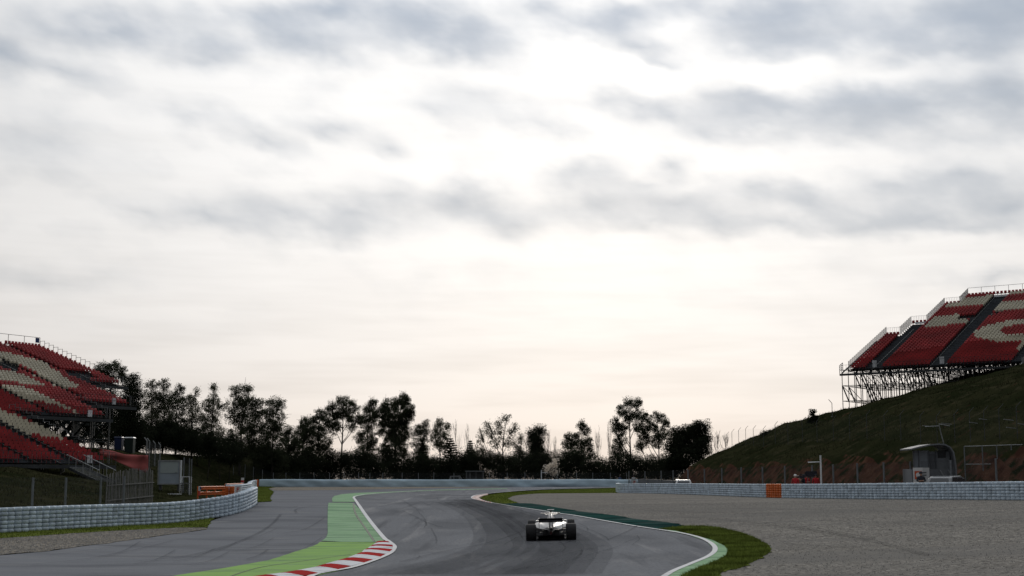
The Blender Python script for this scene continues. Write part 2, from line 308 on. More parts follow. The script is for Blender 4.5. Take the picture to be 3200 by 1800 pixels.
def np_mesh(name, V, Fq, mats, smooth=False, mi=None):
    me = bpy.data.meshes.new(name); V = np.asarray(V, np.float32); Fq = np.asarray(Fq, np.int32); k = Fq.shape[1]
    me.vertices.add(len(V)); me.vertices.foreach_set('co', V.ravel())
    me.loops.add(Fq.size); me.loops.foreach_set('vertex_index', Fq.ravel())
    me.polygons.add(len(Fq)); me.polygons.foreach_set('loop_start', np.arange(0, Fq.size, k, dtype=np.int32))
    for m in (mats if isinstance(mats, (list, tuple)) else [mats]): me.materials.append(MATS[m] if isinstance(m, str) else m)
    if mi is not None: me.polygons.foreach_set('material_index', np.asarray(mi, np.int32))
    if smooth: me.polygons.foreach_set('use_smooth', np.ones(len(Fq), bool))
    me.update(calc_edges=True); me.validate(); return me
def replicate(mb, T):
    """many copies of a quad mesh: T = list of 4x4 matrices"""
    v = np.array([(*p, 1.0) for p in mb.v]); f = np.array([q if len(q) == 4 else (*q, q[-1]) for q in mb.f]); n = len(v)
    T = np.array([np.array(t) for t in T]); V = np.einsum('kij,nj->kni', T, v)[:, :, :3].reshape(-1, 3)
    return V, (f[None] + (np.arange(len(T)) * n)[:, None, None]).reshape(-1, 4)

# ------------------------------------------------------------------ terrain
CP = np.array([(-30,0,-.1),(0,0,0),(30,0,.3),(-70,20,0),(70,20,.6),(-14,32,-.15),(0,32,0),(15,32,.3),(-22.3,60,.13),(-19.4,69.5,.15),(-16.7,74.6,.27),(-15.2,78,.5),(-17.1,92,.83),
 (-8,55,-.16),(1.6,55.5,.02),(12,55,.32),(26,55,1.0),(0,70,.29),(0,82,.49),(0,94,.64),(0,115,.77),(0,132,.83),(0,155,.91),(0,185,1.04),(0,215,1.26),
 (-40,215,1.26),(16,215,1.26),(-20,115,.85),(-25,155,.95),(29.6,79.5,1.24),(20.8,110,.98),(12.5,165,.83),(40,100,1.3),(35,140,1.1),(30,190,1.1),(60,60,1.4),(70,160,1.2),
 (-35,85,.7),(-60,100,.9),(-60,160,1.0),(-80,215,1.1),(60,230,1.1),(0,260,.9),(-70,260,.9),(70,260,.9),(0,320,.3),(-120,160,1),(120,120,1.2),(-120,60,.3),(120,40,1)], float)
_c2 = 8.0 ** 2
def _phi(r2): return np.sqrt(r2 + _c2)
_A = _phi(((CP[:, None, :2] - CP[None, :, :2]) ** 2).sum(-1))
_n = len(CP); _B = np.zeros((_n + 1, _n + 1)); _B[:_n, :_n] = _A + np.eye(_n) * .02; _B[:_n, _n] = 1; _B[_n, :_n] = 1
_W = np.linalg.solve(_B, np.append(CP[:, 2], 0))
def sstep(a, b, x): t = np.clip((x - a) / (b - a), 0, 1); return t * t * (3 - 2 * t)
def sdist(X, Y, line):
    """signed distance to a polyline, positive on its right hand side"""
    best = np.full(X.shape, 1e9); sg = np.zeros(X.shape)
    P = np.array(line, float)
    for a, b in zip(P[:-1], P[1:]):
        d = b - a; t = np.clip(((X - a[0]) * d[0] + (Y - a[1]) * d[1]) / (d @ d), 0, 1)
        ex, ey = X - a[0] - t * d[0], Y - a[1] - t * d[1]; q = np.hypot(ex, ey); c = d[1] * (X - a[0]) - d[0] * (Y - a[1])
        m = q < best; best = np.where(m, q, best); sg = np.where(m, np.sign(c), sg)
    return best * sg
TOE_R = [(60, 0), (46, 45), (38, 75), (32.5, 98), (27.0, 125), (24.5, 160), (22.8, 190), (24, 215), (31, 240), (60, 262)]
TOE_L = [(-46, -20), (-30, 55), (-25.5, 75), (-25.5, 100), (-27, 118), (-31, 138), (-36, 160), (-40, 185), (-42.5, 205), (-40.8, 216.5), (-34, 222), (-28, 240), (-50, 275)]
def wob(X, Y, s, k=0.0):
    return (np.sin(X * s + 1.3 * np.sin(Y * s * .7 + k)) * np.cos(Y * s * 1.1 + 1.7 * np.sin(X * s * .6 + 2 * k)))
def hills(X, Y):
    tr = sdist(X, Y, TOE_R) + .5 * wob(X, Y, .35, 1) + .14 * wob(X, Y, 1.1, 2)
    p = np.maximum(tr, 0); cut = 2.9 * (1 - .6 * sstep(70, 30, Y))
    hr = cut * sstep(0, 3.6, p) + .44 * np.clip(p - 2.6, 0, 15) + .27 * (1 - .6 * sstep(176, 203, Y)) * np.clip(p - 17, 0, 22)
    hr = hr * (1 - .25 * sstep(215, 250, Y)) + np.where(p > 3, .22 * wob(X, Y, .55, 3) + .09 * wob(X, Y, 1.4, 5), 0) * sstep(3, 8, p)
    tl = -sdist(X, Y, TOE_L); q = np.maximum(tl, 0)
    k = .17 + .30 * sstep(122, 165, Y)
    hl = np.minimum(k * q, 2.2 + 2.6 * sstep(115, 165, Y) + .02 * q) * (1 - .45 * sstep(222, 258, Y)) + .12 * wob(X, Y, .6, 4) * sstep(1, 5, q)
    return hr + hl
def ter(X, Y, hill=True):
    X = np.asarray(X, float); Y = np.asarray(Y, float); sh = X.shape; x, y = X.ravel(), Y.ravel()
    xc, yc = np.clip(x, -140, 140), np.clip(y, -30, 330)
    z = _phi((xc[:, None] - CP[None, :, 0]) ** 2 + (yc[:, None] - CP[None, :, 1]) ** 2) @ _W[:_n] + _W[_n]
    z = np.clip(z, -.6, 1.8)
    if hill: z = z + hills(xc, yc)
    far = sstep(300, 520, np.hypot(x, y)); z = z * (1 - far) - 8 * far
    return z.reshape(sh)
def gz(x, y): return float(ter(np.array([x]), np.array([y]))[0])
_YS = np.concatenate([np.arange(12, 120, .5), np.arange(120, 300, 1.0)])
def drop(pix, hill=False):
    """pixels of the photograph to points on the ground"""
    out = []
    for px, py in pix:
        d = ray(px, py); X = d[0] * _YS; Z = CAMH + d[2] * _YS; g = ter(X, _YS, hill); s = np.nonzero(Z <= g)[0]
        if len(s) == 0: Yh = 290.0
        elif s[0] == 0: Yh = _YS[0]
        else:
            i = s[0]; a, b = Z[i - 1] - g[i - 1], Z[i] - g[i]; Yh = _YS[i - 1] + (_YS[i] - _YS[i - 1]) * a / (a - b)
        out.append((d[0] * Yh, Yh))
    return out
def catmull(P, n=6, closed=False):
    P = [np.array(p, float) for p in P]; out = []; m = len(P)
    for i in range(m if closed else m - 1):
        p0, p1, p2, p3 = (P[(i - 1) % m] if closed or i > 0 else P[0]), P[i], P[(i + 1) % m], (P[(i + 2) % m] if closed or i + 2 < m else P[-1])
        for k in range(n):
            t = k / n; out.append(tuple(.5 * ((2 * p1) + (-p0 + p2) * t + (2 * p0 - 5 * p1 + 4 * p2 - p3) * t * t + (-p0 + 3 * p1 - 3 * p2 + p3) * t ** 3)))
    if not closed: out.append(tuple(P[-1]))
    return out
def resample(P, step):
    P = np.array(P, float); d = np.r_[0, np.cumsum(np.hypot(*np.diff(P[:, :2], axis=0).T))]; n = max(1, int(round(d[-1] / step)))
    t = np.linspace(0, d[-1], n + 1); return [tuple(np.interp(t, d, P[:, k]) for k in range(P.shape[1]))[i] if False else tuple(np.interp(ti, d, P[:, k]) for k in range(P.shape[1])) for i, ti in enumerate(t)]
def inside(x, y, poly):
    P = np.array(poly); c = np.zeros(np.shape(x), bool); j = len(P) - 1
    for i in range(len(P)):
        a, b = P[i], P[j]; j = i
        with np.errstate(divide='ignore', invalid='ignore'):
            c ^= ((a[1] > y) != (b[1] > y)) & (x < (b[0] - a[0]) * (y - a[1]) / (b[1] - a[1] + 1e-12) + a[0])
    return c
def sheet(name, poly, off, material, grid=2.0, step=1.5, ragged=0.0, label=None):
    """a ground sheet draped over the terrain inside a plan outline"""
    P = resample(list(poly) + [poly[0]], step)[:-1]
    if ragged:
        P = [(x + ragged * wob(np.array(x), np.array(y), 3.1, 1) + ragged * .7 * random.uniform(-1, 1), y + ragged * wob(np.array(y), np.array(x), 2.7, 2) + ragged * .7 * random.uniform(-1, 1)) for x, y in P]
    A = np.array(P); x0, y0 = A.min(0); x1, y1 = A.max(0)
    gx, gy = np.meshgrid(np.arange(x0 + .37, x1, grid), np.arange(y0 + .41, y1, grid)); m = inside(gx, gy, P)
    pts = [Vector(p) for p in P] + [Vector((a, b)) for a, b in zip(gx[m], gy[m])]
    n = len(P); r = delaunay_2d_cdt(pts, [], [list(range(n))], 1, 1e-5)
    V = np.array([(v[0], v[1]) for v in r[0]]); z = ter(V[:, 0], V[:, 1], False) + off
    tri = np.array([f for f in r[2] if len(f) == 3], np.int32)
    a, b, c = V[tri[:, 0]], V[tri[:, 1]], V[tri[:, 2]]
    fl = ((b - a)[:, 0] * (c - a)[:, 1] - (b - a)[:, 1] * (c - a)[:, 0]) < 0; tri[fl] = tri[fl][:, ::-1]
    me = np_mesh(name, np.c_[V, z], tri, material, True)
    return tag(obj(name, me), label, None, None, 'structure')
def strip(name, path, width, off, material, parent=None, side=0.0, hill=False, step=.8):
    """a ribbon along a plan path; side -1..1 shifts it to the left or right of the path"""
    P = np.array(resample(path, step)); d = np.gradient(P, axis=0); d /= np.maximum(np.linalg.norm(d, axis=1, keepdims=True), 1e-9); nrm = np.c_[d[:, 1], -d[:, 0]]
    a = P + nrm * width * (side - 1) / 2; b = P + nrm * width * (side + 1) / 2
    V = np.r_[np.c_[a, ter(a[:, 0], a[:, 1], hill) + off], np.c_[b, ter(b[:, 0], b[:, 1], hill) + off]]; n = len(P)
    Fq = [(i, i + n, i + n + 1, i + 1) for i in range(n - 1)]
    return obj(name, np_mesh(name, V, Fq, material, True), parent)

def build_ground():
    xs = np.r_[[-9000, -4000, -2000, -1000, -600, -400, -280, -200, -160], np.arange(-130, 131, 1.3), [160, 200, 280, 400, 600, 1000, 2000, 4000, 9000]]
    ys = np.r_[[-3000, -800, -300, -120, -60], np.arange(-30, 296, 1.4), [305, 320, 340, 370, 410, 470, 560, 800, 1500, 3000, 6000, 12000]]
    gx, gy = np.meshgrid(xs, ys); z = ter(gx, gy) - .035
    nx, ny = len(xs), len(ys); V = np.c_[gx.ravel(), gy.ravel(), z.ravel()]
    i = np.arange(nx * ny).reshape(ny, nx); Fq = np.stack([i[:-1, :-1], i[:-1, 1:], i[1:, 1:], i[1:, :-1]], -1).reshape(-1, 4)
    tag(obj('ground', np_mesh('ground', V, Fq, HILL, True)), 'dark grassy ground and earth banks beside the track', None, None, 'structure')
build_ground()

# outlines, given as pixels of the photograph and dropped on the terrain
RIGHT_LINE = [(1900,1990),(2000,1865),(2074,1800),(2148,1766),(2195,1747),(2220,1732),(2228,1719.5),(2223,1707),(2207,1695),(2179,1682),(2133,1670),(2086,1662),(1993,1648),(1888,1630),(1791,1612.6),(1742,1605.8),(1675,1595),(1597,1583.5),(1529,1571.5),(1490,1564),(1472,1557),(1481,1549.5),(1515,1544),(1592,1536.6),(1710,1529.5),(1925,1524.3)]
LEFT_LINE = [(400,1990),(880,1848),(992,1799.5),(1042.6,1789),(1103,1778),(1169,1757),(1223,1733.5),(1238.6,1716),(1236,1706),(1217,1691),(1208,1685),(1177,1649),(1146,1609),(1115,1565),(1109,1557),(1111,1553),(1121,1550),(1146,1546),(1193,1542),(1270,1536.8),(1360,1533),(1586,1528),(1772,1523.6),(1930,1521.2)]
rl = drop(catmull(RIGHT_LINE, 5)); ll = drop(catmull(LEFT_LINE, 5))
near_l = drop([(-500,1990),(-200,1760),(0,1735),(124,1726),(264,1707),(404,1688),(540,1670),(647,1655),(645,1647),(663,1626),(700,1613),(760,1602),(802,1578),(808,1570),(848,1568),(844,1554),(856,1537),(838,1527),(862,1523.5),(1000,1523.2),(1300,1522),(1600,1521.6),(1960,1521)])
runoff = sheet('runoff_pavement', near_l + rl[::-1], .004, RUNO, 2.2, ragged=.05, label='grey asphalt run-off between the green strip and the tyre barrier')
track = sheet('race_track', ll + rl[::-1], .016, ASPH, 1.8, label='dark grey racing surface curving left then right')
tan = drop([(838,1527.5),(862,1522.4),(1000,1522),(1300,1521.5),(1560,1521.2),(1560,1523),(1350,1525.5),(1100,1531),(930,1532.5),(860,1533)])
sheet('tan_strip', tan, .020, TAN, 2.5, ragged=.1, label='thin tan gravel strip in front of the far barrier')
lgr = drop([(-500,1990),(-200,1760),(0,1735),(124,1726),(264,1707),(404,1688),(540,1670),(647,1655),(640,1650),(560,1650),(400,1658),(264,1666),(124,1676),(0,1684),(-200,1700),(-700,1780)])
sheet('gravel_strip', lgr, .018, TAN, 2.0, step=.7, ragged=.12, label='tan gravel strip below the near tyre barrier')
lg = drop([(-700,1780),(-200,1700),(0,1684),(124,1676),(264,1666),(400,1658),(560,1650),(640,1650),(650,1645),(666,1623),(640,1612),(400,1625),(0,1650),(-400,1672)])
lgrass = sheet('grass_verge', lg, .030, GRASS, 2.0, step=.7, ragged=.12, label='narrow grass verge at the foot of the near tyre barrier')
patch_px = drop([(792,1521),(845,1521.6),(860,1522.5),(838,1527),(856,1537),(844,1554),(848,1568),(806,1569.5),(798,1556)])
patch = sheet('grass_patch', patch_px, .030, GRASS, 1.5, ragged=.12, label='small grass patch past the end of the near tyre barrier')
GR_EDGE = [(2140,1990),(2248,1800),(2304,1782),(2381,1744),(2409,1719.5),(2378,1695),(2328.6,1673),(2266.5,1656),(2210.6,1648),(2148,1646.6)]
TEAL_EDGE = [(2148,1646.6),(2117,1637),(2055,1629),(1993,1624),(1927,1612),(1830,1601),(1752,1589),(1684,1577.6),(1655,1573.2),(1622,1572.8)]
gravp = drop(catmull(GR_EDGE, 4)) + drop(TEAL_EDGE[1:]) + drop([(1607,1568.5),(1585,1559),(1600,1551.5),(1617,1547.8),(1680,1542.6),(1925,1540.2),(2000,1541),(2200,1547),(2393,1553),(2700,1557),(3200,1561),(3500,1563),(4200,1700),(4600,1990)])
trap = sheet('gravel_trap', gravp, .012, GRAV, 2.2, step=.8, ragged=.12, label='wide grey gravel trap right of the track')
isl = drop([(1500,1557),(1513,1550),(1592,1538.6),(1710,1531.5),(1925,1526),(1940,1540.5),(1680,1542.6),(1617,1547.8),(1600,1551.5),(1585,1559),(1607,1568.5),(1622,1573),(1560,1575),(1532,1571)])
island = sheet('grass_island', isl, .024, GRASS, 1.8, ragged=.10, label='grass island inside the far right hand corner')
sheet('teal_runoff', drop([(1550,1575)] + TEAL_EDGE[::-1] + [(2058,1655.5),(1993,1646.5),(1888,1628.5),(1791,1611),(1675,1593.5),(1597,1582)]), .022, TEAL, 1.5, ragged=.06, label='worn teal painted strip along the right edge of the track')
KOUT = [(2055,1656),(2117,1661),(2164,1674.5),(2210.6,1685),(2251,1701),(2266.5,1711),(2275,1729),(2260,1747.5),(2210.6,1769),(2136,1802),(2060,1865),(1960,1990)]
kout = drop(catmull(KOUT, 4))
kin = [p for p in rl if p[1] < kout[0][1]]
sheet('green_kerb_apron', kout + kin, .034, PALEG, 1.2, ragged=.04, label='pale green painted apron outside the near right hand corner')
nearg = drop(catmull(GR_EDGE, 4))[::-1]
nearg_poly = nearg + kout[::-1]
verge = sheet('corner_grass', nearg_poly, .028, GRASS, 1.2, step=.5, ragged=.13, label='dark grass between the near right hand corner and the gravel')
# left green strip: pale far part, bright near part
pal = drop([(1026.8,1572.4),(1024.4,1593),(1023.7,1640),(1024.4,1667.7),(1019,1683),(1000,1694.6),(1200,1696)]) + [p for p in drop(catmull([(1205,1683.5),(1172,1648),(1140,1608),(1103,1572.4)], 4))]
sheet('pale_green_strip', pal, .028, PALEG, 1.4, label='pale green painted strip left of the track, middle piece')
lime = drop([(1000,1695.2),(992.6,1702),(960,1715),(936,1721),(839,1753),(700,1778),(554,1800),(300,1856),(-300,1990),(360,1990),(868,1848),(992,1800),(1042,1790),(1103,1778),(1169,1757),(1215,1735),(1233,1716),(1228,1706),(1203,1696.6)])
sheet('bright_green_strip', lime, .026, LIMEG, 1.4, label='bright green painted strip left of the track, nearest piece')
pal2 = drop([(1039,1569.5),(1037.6,1559),(1044,1551),(1068.7,1545),(1115,1540.9),(1193,1538.6),(1270,1535),(1360,1531.3),(1586,1526.4),(1586,1528.2),(1360,1533.2),(1270,1537),(1193,1542.3),(1146,1546.5),(1121,1550.5),(1111,1553),(1107,1557),(1112,1565),(1114,1569.5)])
sheet('far_green_strip', pal2, .028, PALEG, 1.6, label='pale green painted strip left of the track, farthest piece')
# lines
lw = strip('edge_line', [p for p in rl], .17, .044, WHITEP, track, side=.9)
lw2 = strip('edge_line', [p for p in ll], .20, .044, WHITEP, track, side=-.9)
strip('drain_line', drop(catmull([(1170,1694),(1140,1650),(1112,1609),(1104,1575)], 5)), .10, .036, mat('groove', (.055, .075, .05), .8), track)
strip('drain_line', drop(catmull([(700,1812),(800,1779),(912,1761),(1040,1743),(1096,1735)], 5)), .05, .036, MATS['groove'], track)
strip('drain_line', drop([(1035,1571),(1104,1571)]), .35, .034, mat('joint_dark', (.05, .055, .05), .8), track)
strip('gravel_seam', drop([(1625,1571.5),(1900,1568),(2200,1562.5),(2393,1558)]), .16, .035, mat('seam', (.26, .25, .235), .9), trap)

# kerb of red and white blocks at the near left hand apex
def kerb():
    q = [(1935,238,2130,230),(1915,262,2160,252),(1870,290,2205,290),(1830,315,2210,320),(1790,345,2205,362),(1735,368,2160,398),(1690,410,2090,442),(1600,445,2010,484),(1460,500,1890,530),(1300,545,1745,580),(1100,602,1535,637),(950,650,1325,690),(640,708,1005,752),(370,750,775,800),(150,775,515,850),(-100,810,195,905)]
    root = thing('kerb', 'low red and white striped kerb on the near left hand apex', 'kerb')
    root['kind'] = 'structure'
    px = lambda x, y: (800 + x / 5.152, 1650 + y / 5.152)
    Ls = drop([px(a, b) for a, b, c, d in q]); Rs = drop([px(c, d) for a, b, c, d in q])
    for i in range(len(q) - 1):
        m = MB(); rows = []
        for k in (0.008, .992):
            l = np.array(Ls[i]) * (1 - k) + np.array(Ls[i + 1]) * k; r = np.array(Rs[i]) * (1 - k) + np.array(Rs[i + 1]) * k
            ring = []
            for s, h in ((0, -.05), (.02, .05), (.25, .075), (.5, .075), (.75, .065), (.98, .05), (1, -.05)):
                p = l * (1 - s) + r * s; ring.append((p[0], p[1], gz(p[0], p[1]) * 1 + h))
            rows.append(ring)
        m.loft(rows, cap=True); m.build('kerb_block', REDP if i % 2 == 0 else KWHITE, root)
kerb()
# far apex kerb: short red and white blocks round the tip of the grass island
def kerb2():
    root = thing('kerb', 'faded red and white kerb round the tip of the far grass island', 'kerb'); root['kind'] = 'structure'
    o = resample(drop(catmull([(1538,1574),(1502,1566.5),(1480,1560),(1474,1556.5),(1480,1552),(1494,1548.4),(1520,1544.5)], 5)), .9)
    i_ = resample(drop(catmull([(1538,1572.2),(1516,1567),(1502,1561),(1497,1557),(1502,1553.5),(1512,1550),(1526,1546)], 5)), .9); n = min(len(o), len(i_))
    A = [np.array(o[int(k * (len(o) - 1) / (n - 1))]) for k in range(n)]; B = [np.array(i_[int(k * (len(i_) - 1) / (n - 1))]) for k in range(n)]
    pr, pw = mat('faded_red', (.30, .10, .09), .8, .2, 2), mat('faded_white', (.42, .40, .38), .8, .2, 2)
    for k in range(n - 1):
        m = MB(); rows = []
        for e in (.02, .98):
            a = A[k] * (1 - e) + A[k + 1] * e; b = B[k] * (1 - e) + B[k + 1] * e
            rows.append([(*(a * (1 - s) + b * s), gz(*(a * (1 - s) + b * s)) + h) for s, h in ((0, -.03), (.03, .045), (.5, .08), (.97, .06), (1, -.03))])
        m.loft(rows); m.build('kerb_block', pr if k % 2 else pw, root)
kerb2()
# tyre marks
SK = [([(100,1768),(260,1752),(420,1722),(540,1693)],.10),([(150,1740),(420,1705),(560,1690)],.08),([(430,1756),(560,1745),(690,1715),(796,1674),(850,1640),(877,1609)],.16),([(400,1700),(480,1700)],.05),
      ([(770,1752),(812,1738),(838,1720)],.10),([(1600,1790),(1720,1750),(1800,1728),(1890,1708)],.07),([(1680,1780),(1790,1752),(1880,1727),(1940,1709)],.07),([(1500,1800),(1600,1775),(1720,1752)],.06),
      ([(1480,1710),(1560,1690),(1640,1660)],.10),([(1250,1760),(1420,1720),(1560,1700)],.10),([(1900,1690),(1960,1664),(2000,1640)],.10),
      ([(820,1596),(900,1590),(930,1584)],.12),([(928,1605),(922,1596),(945,1588),(985,1583)],.14),([(900,1660),(960,1650),(1010,1648)],.06),([(1300,1620),(1380,1650),(1500,1660)],.10),([(1260,1600),(1340,1630),(1460,1640)],.10),([(860,1573),(905,1574)],.2),([(870,1548),(910,1548)],.25),
      ([(1060,1625),(1150,1612),(1200,1604)],.05),([(1350,1570),(1420,1580),(1480,1585)],.15)]
TRK = [(1800,992,2074),(1750,1185,2190),(1716,1238,2226),(1690,1217,2195),(1650,1178,2010),(1610,1147,1780),(1580,1126,1580),(1560,1112,1480),(1548,1150,1500),(1538,1290,1590)]
def lane(f0, f1, y0, y1, bow=0.0, n=8):
    ys = np.linspace(y0, y1, n); out = []
    for i, y in enumerate(ys):
        t = i / (n - 1); f = f0 + (f1 - f0) * t + bow * math.sin(math.pi * t); l = np.interp(-y, [-a[0] for a in TRK], [a[1] for a in TRK]); r = np.interp(-y, [-a[0] for a in TRK], [a[2] for a in TRK]); out.append((l + (r - l) * f, y))
    return out
for wd in (3.6, 2.6, 1.6): strip('rubber_line', drop(catmull(lane(.62, .92, 1800, 1562, -.22, 9), 4)), wd, .047 + .0012 * (4 - wd), 'rubbered', track)
for wd in (2.6, 1.5): strip('rubber_line', drop(catmull(lane(.28, .72, 1800, 1570, -.12, 9), 4)), wd, .0505 + .0006 * (3 - wd), 'rubbered', track)
for q in range(22):
    f = random.uniform(.08, .9); y0 = random.uniform(1590, 1795); y1 = y0 - random.uniform(14, 60); SK.append((lane(f, f + random.uniform(-.03, .10), y0, max(1556, y1), random.uniform(-.015, .02), 6), random.uniform(.04, .08)))
for q in range(9):
    x = random.uniform(300, 900); y = 1790 - random.uniform(10, 160) * (x / 900); SK.append(([(x, y), (x + 70, y - 14), (x + 130, y - 38 - random.uniform(0, 12))], random.uniform(.05, .1)))
for p, wd in SK: strip('tyre_mark', drop(catmull(p, 6)), wd, .052, 'skid', track)

for q, wd in (([(2010,1596),(2200,1604),(2420,1606),(2800,1600),(3300,1588)],.25),([(2130,1618),(2290,1630),(2440,1645),(2570,1662),(2720,1690)],.22),([(2300,1640),(2480,1655),(2700,1690),(2900,1740)],.16),([(2420,1700),(2640,1715),(2900,1735),(3260,1752)],.14),([(1720,1575),(2000,1579),(2300,1577),(2700,1572)],.3),([(2200,1590),(2600,1596),(3260,1606)],.2),([(2500,1760),(2760,1748),(3060,1752),(3300,1770)],.12),([(2560,1630),(2850,1640),(3260,1668)],.16),([(1700,1560),(1950,1563),(2250,1558)],.3)):
    strip('rut_shade', drop(catmull(q, 8)), wd, .040, 'rut_shade', trap); strip('rut_shade', [(x + wd * 1.4, y + wd * 3.2) for x, y in drop(catmull(q, 8))], wd * .7, .041, 'rut_shade', trap)  # flat dark ribbons paint the shade of raked furrows onto the gravel

# ------------------------------------------------------------------ tyre barriers
def tyre_mesh(r, h, n=10):
    m = MB(); pr = [(r * .5, h * .96), (r * .80, h), (r * .95, h * .88), (r, h * .6), (r * 1.0, h * .3), (r * .93, h * .1), (r * .78, 0.0)]
    rings = [[(a * math.cos(2 * math.pi * j / n), a * math.sin(2 * math.pi * j / n), z) for j in range(n)] for a, z in pr]
    m.loft(rings, cap=False); return m
TP, TR, TH6 = .455, .224, .185
TYRE = tyre_mesh(TR, TH6); TYRE_ME = {c: TYRE.mesh('tyre', c, True) for c in ('tyre_paint', 'orange_paint')}
def tyre_wall(label, path, rows, orange=None, keep=300, back=1.0):
    """path: plan points; orange: function(px of a column) -> bool"""
    P = resample(path, TP); root = thing('tyre_barrier', label, 'tyre barrier', (P[0][0], P[0][1], gz(*P[0])))
    o = np.array(root.location); cells = []
    for i, (x, y) in enumerate(P):
        z0 = gz(x, y) + .0; s = 1 + .02 * math.sin(i * 1.7) + random.uniform(-.02, .02)
        for k in range(rows):
            cells.append((x + random.uniform(-.012, .012), y + random.uniform(-.012, .012), z0 + k * TH6 * .985, i, s))
    d = [c[1] ** 2 + c[0] ** 2 for c in cells]; px = [1600 + F * c[0] / c[1] for c in cells]
    vis = sorted(range(len(cells)), key=lambda i: (not (-40 < px[i] < 3240), d[i]))
    rest = {'tyre_paint': [], 'orange_paint': []}
    for rank, i in enumerate(vis):
        x, y, z, ci, s = cells[i]; col = 'orange_paint' if orange and orange(px[i]) else 'tyre_paint'
        if rank < keep or (col == 'orange_paint'):
            t = obj('tyre', TYRE_ME[col], root, (x - o[0], y - o[1], z - o[2])); t.rotation_euler = (random.uniform(-.03, .03), random.uniform(-.03, .03), random.uniform(0, 6)); t.scale = (s, s, 1)
        else: rest[col].append(Matrix.Translation((x - o[0], y - o[1], z - o[2])) @ Matrix.Diagonal((s, s, 1, 1)))
    for col, T in rest.items():
        if T:
            V, Q = replicate(TYRE, T); tag(obj('tyre_stack', np_mesh('tyre_stack', V, Q, col, True), root), kind='stuff')
    return root
def pw(px, Y): return ((px - 1600) / F * Y, Y)
near_path = catmull([pw(-260, 58), pw(-60, 59.2), pw(0, 60), pw(200, 64), pw(400, 69), pw(560, 72.8), pw(640, 75), pw(720, 77.4), pw(770, 80.5), pw(796, 86), pw(803, 93), pw(800, 99)], 6)
tyre_wall('long white painted tyre barrier curving across the left foreground', near_path, 6)
tyre_wall('second white painted tyre barrier behind the orange guard rail on the left', catmull([pw(722, 118), pw(752, 124), pw(775, 133), pw(789, 146), pw(788, 165), pw(797, 188), pw(806, 203)], 6), 6, keep=150)
right_path = catmull([pw(3560, 72), pw(3400, 75), pw(3200, 79.5), pw(2800, 93), pw(2415, 110), pw(2200, 131), pw(2050, 149), pw(1960, 160), pw(1934, 165), pw(1926, 172)], 6)
tyre_wall('long white painted tyre barrier with an orange block along the gravel trap', right_path, 6, lambda p: 2392 < p < 2437)

def belt_barrier():
    pts = resample([pw(818, 213), pw(1000, 214), pw(1300, 215), pw(1600, 215), pw(1800, 214), pw(1990, 212)], .6)
    root = thing('belt_barrier', 'long pale blue rubber belt barrier across the far side of the track', 'barrier', (pts[0][0], pts[0][1], gz(*pts[0])))
    o = np.array(root.location); panels = 6; n = len(pts)
    for k in range(panels):
        a, b = k * (n - 1) // panels, (k + 1) * (n - 1) // panels; rings = []
        for i in range(a, b + 1):
            x, y = pts[i]; z = gz(x, y); t = i * .6
            rings_i = []
            for h, base in ((0, .0), (.12, -.02), (.35, -.02), (.6, -.02), (.85, -.01), (1.06, .0), (1.14, .08), (1.15, .5)):
                bulge = .06 * math.sin(t * .55 + h * 2.1) * math.sin(h * 2.7) + .035 * math.sin(t * 1.9 + h * 5)
                if 1655 < 1600 + F * x / y < 1790 and .1 < h < .7: bulge += .16 * math.sin((h - .1) / .6 * math.pi)      # a dented stretch
                rings_i.append((x - o[0], y + base - bulge - o[1], z + h + .02 * math.sin(t * .4) - o[2]))
            rings.append(rings_i)
        m = MB(); m.loft(rings, cap=False, closed=False); m.build('belt_panel', 'belt', root, True)
    # orange end column of tyres
    for k in range(6):
        for j in range(2):
            x, y = pw(812 - j * 3, 210 - j * .3); t = obj('tyre', TYRE_ME['orange_paint'], root, (x - o[0], y - o[1] - .2, gz(x, y) + k * TH6 - o[2]))
belt_barrier()

# ------------------------------------------------------------------ fences
def fence(label, posts, h, mesh='netting', out=None, pr=.045, pm='post_grey', rails=(), zs=None, name='mesh_fence', cat='fence'):
    """posts: plan points; out: (dx,dy,dz) of the slanted top arm"""
    z = [gz(*p) for p in posts]; root = thing(name, label, cat, (*posts[0], z[0])); o = np.array([*posts[0], z[0]])
    hs = h if isinstance(h, (list, tuple)) else [h] * len(posts)
    for (x, y), zz, hh in zip(posts, z, hs):
        m = MB(); b = (x - o[0], y - o[1], zz - o[2] - .1); t = (b[0], b[1], b[2] + hh + .1)
        m.tube([b, t], pr, 6)
        if out: m.tube([t, (t[0] + out[0], t[1] + out[1], t[2] + out[2])], pr * .85, 6)
        m.build('post', pm, root)
    for i in range(len(posts) - 1):
        a = np.array([*posts[i], z[i]]) - o; b = np.array([*posts[i + 1], z[i + 1]]) - o; ha, hb = hs[i], hs[i + 1]; m = MB(); n = 4; vs = []
        for k in range(n + 1):
            p = a + (b - a) * k / n; vs += [(p[0], p[1], gz(p[0] + o[0], p[1] + o[1]) - o[2] + .03), (p[0], p[1], p[2] + ha + (hb - ha) * k / n)]
        m.add(vs, [(2 * k, 2 * k + 2, 2 * k + 3, 2 * k + 1) for k in range(n)]); m.build('mesh_panel', mesh, root)
        for r in rails:
            m = MB(); m.tube([(a[0], a[1], a[2] + ha * r), (b[0], b[1], b[2] + hb * r)], pr * .7, 5); m.build('rail', pm, root)
    return root
lp = [(-60,61.5),(118,64.5),(220,67),(328,71),(400,74)]
fence('grey mesh fence right behind the near tyre barrier', [pw(*p) for p in lp], 2.35, 'netting', None, .06, 'post_grey')
fp = [737,773,799,827,861,900,943,987,1035,1080,1125,1160,1200,1260,1310,1358,1420,1470,1530,1585,1640,1690,1740,1800,1850,1905,1955]
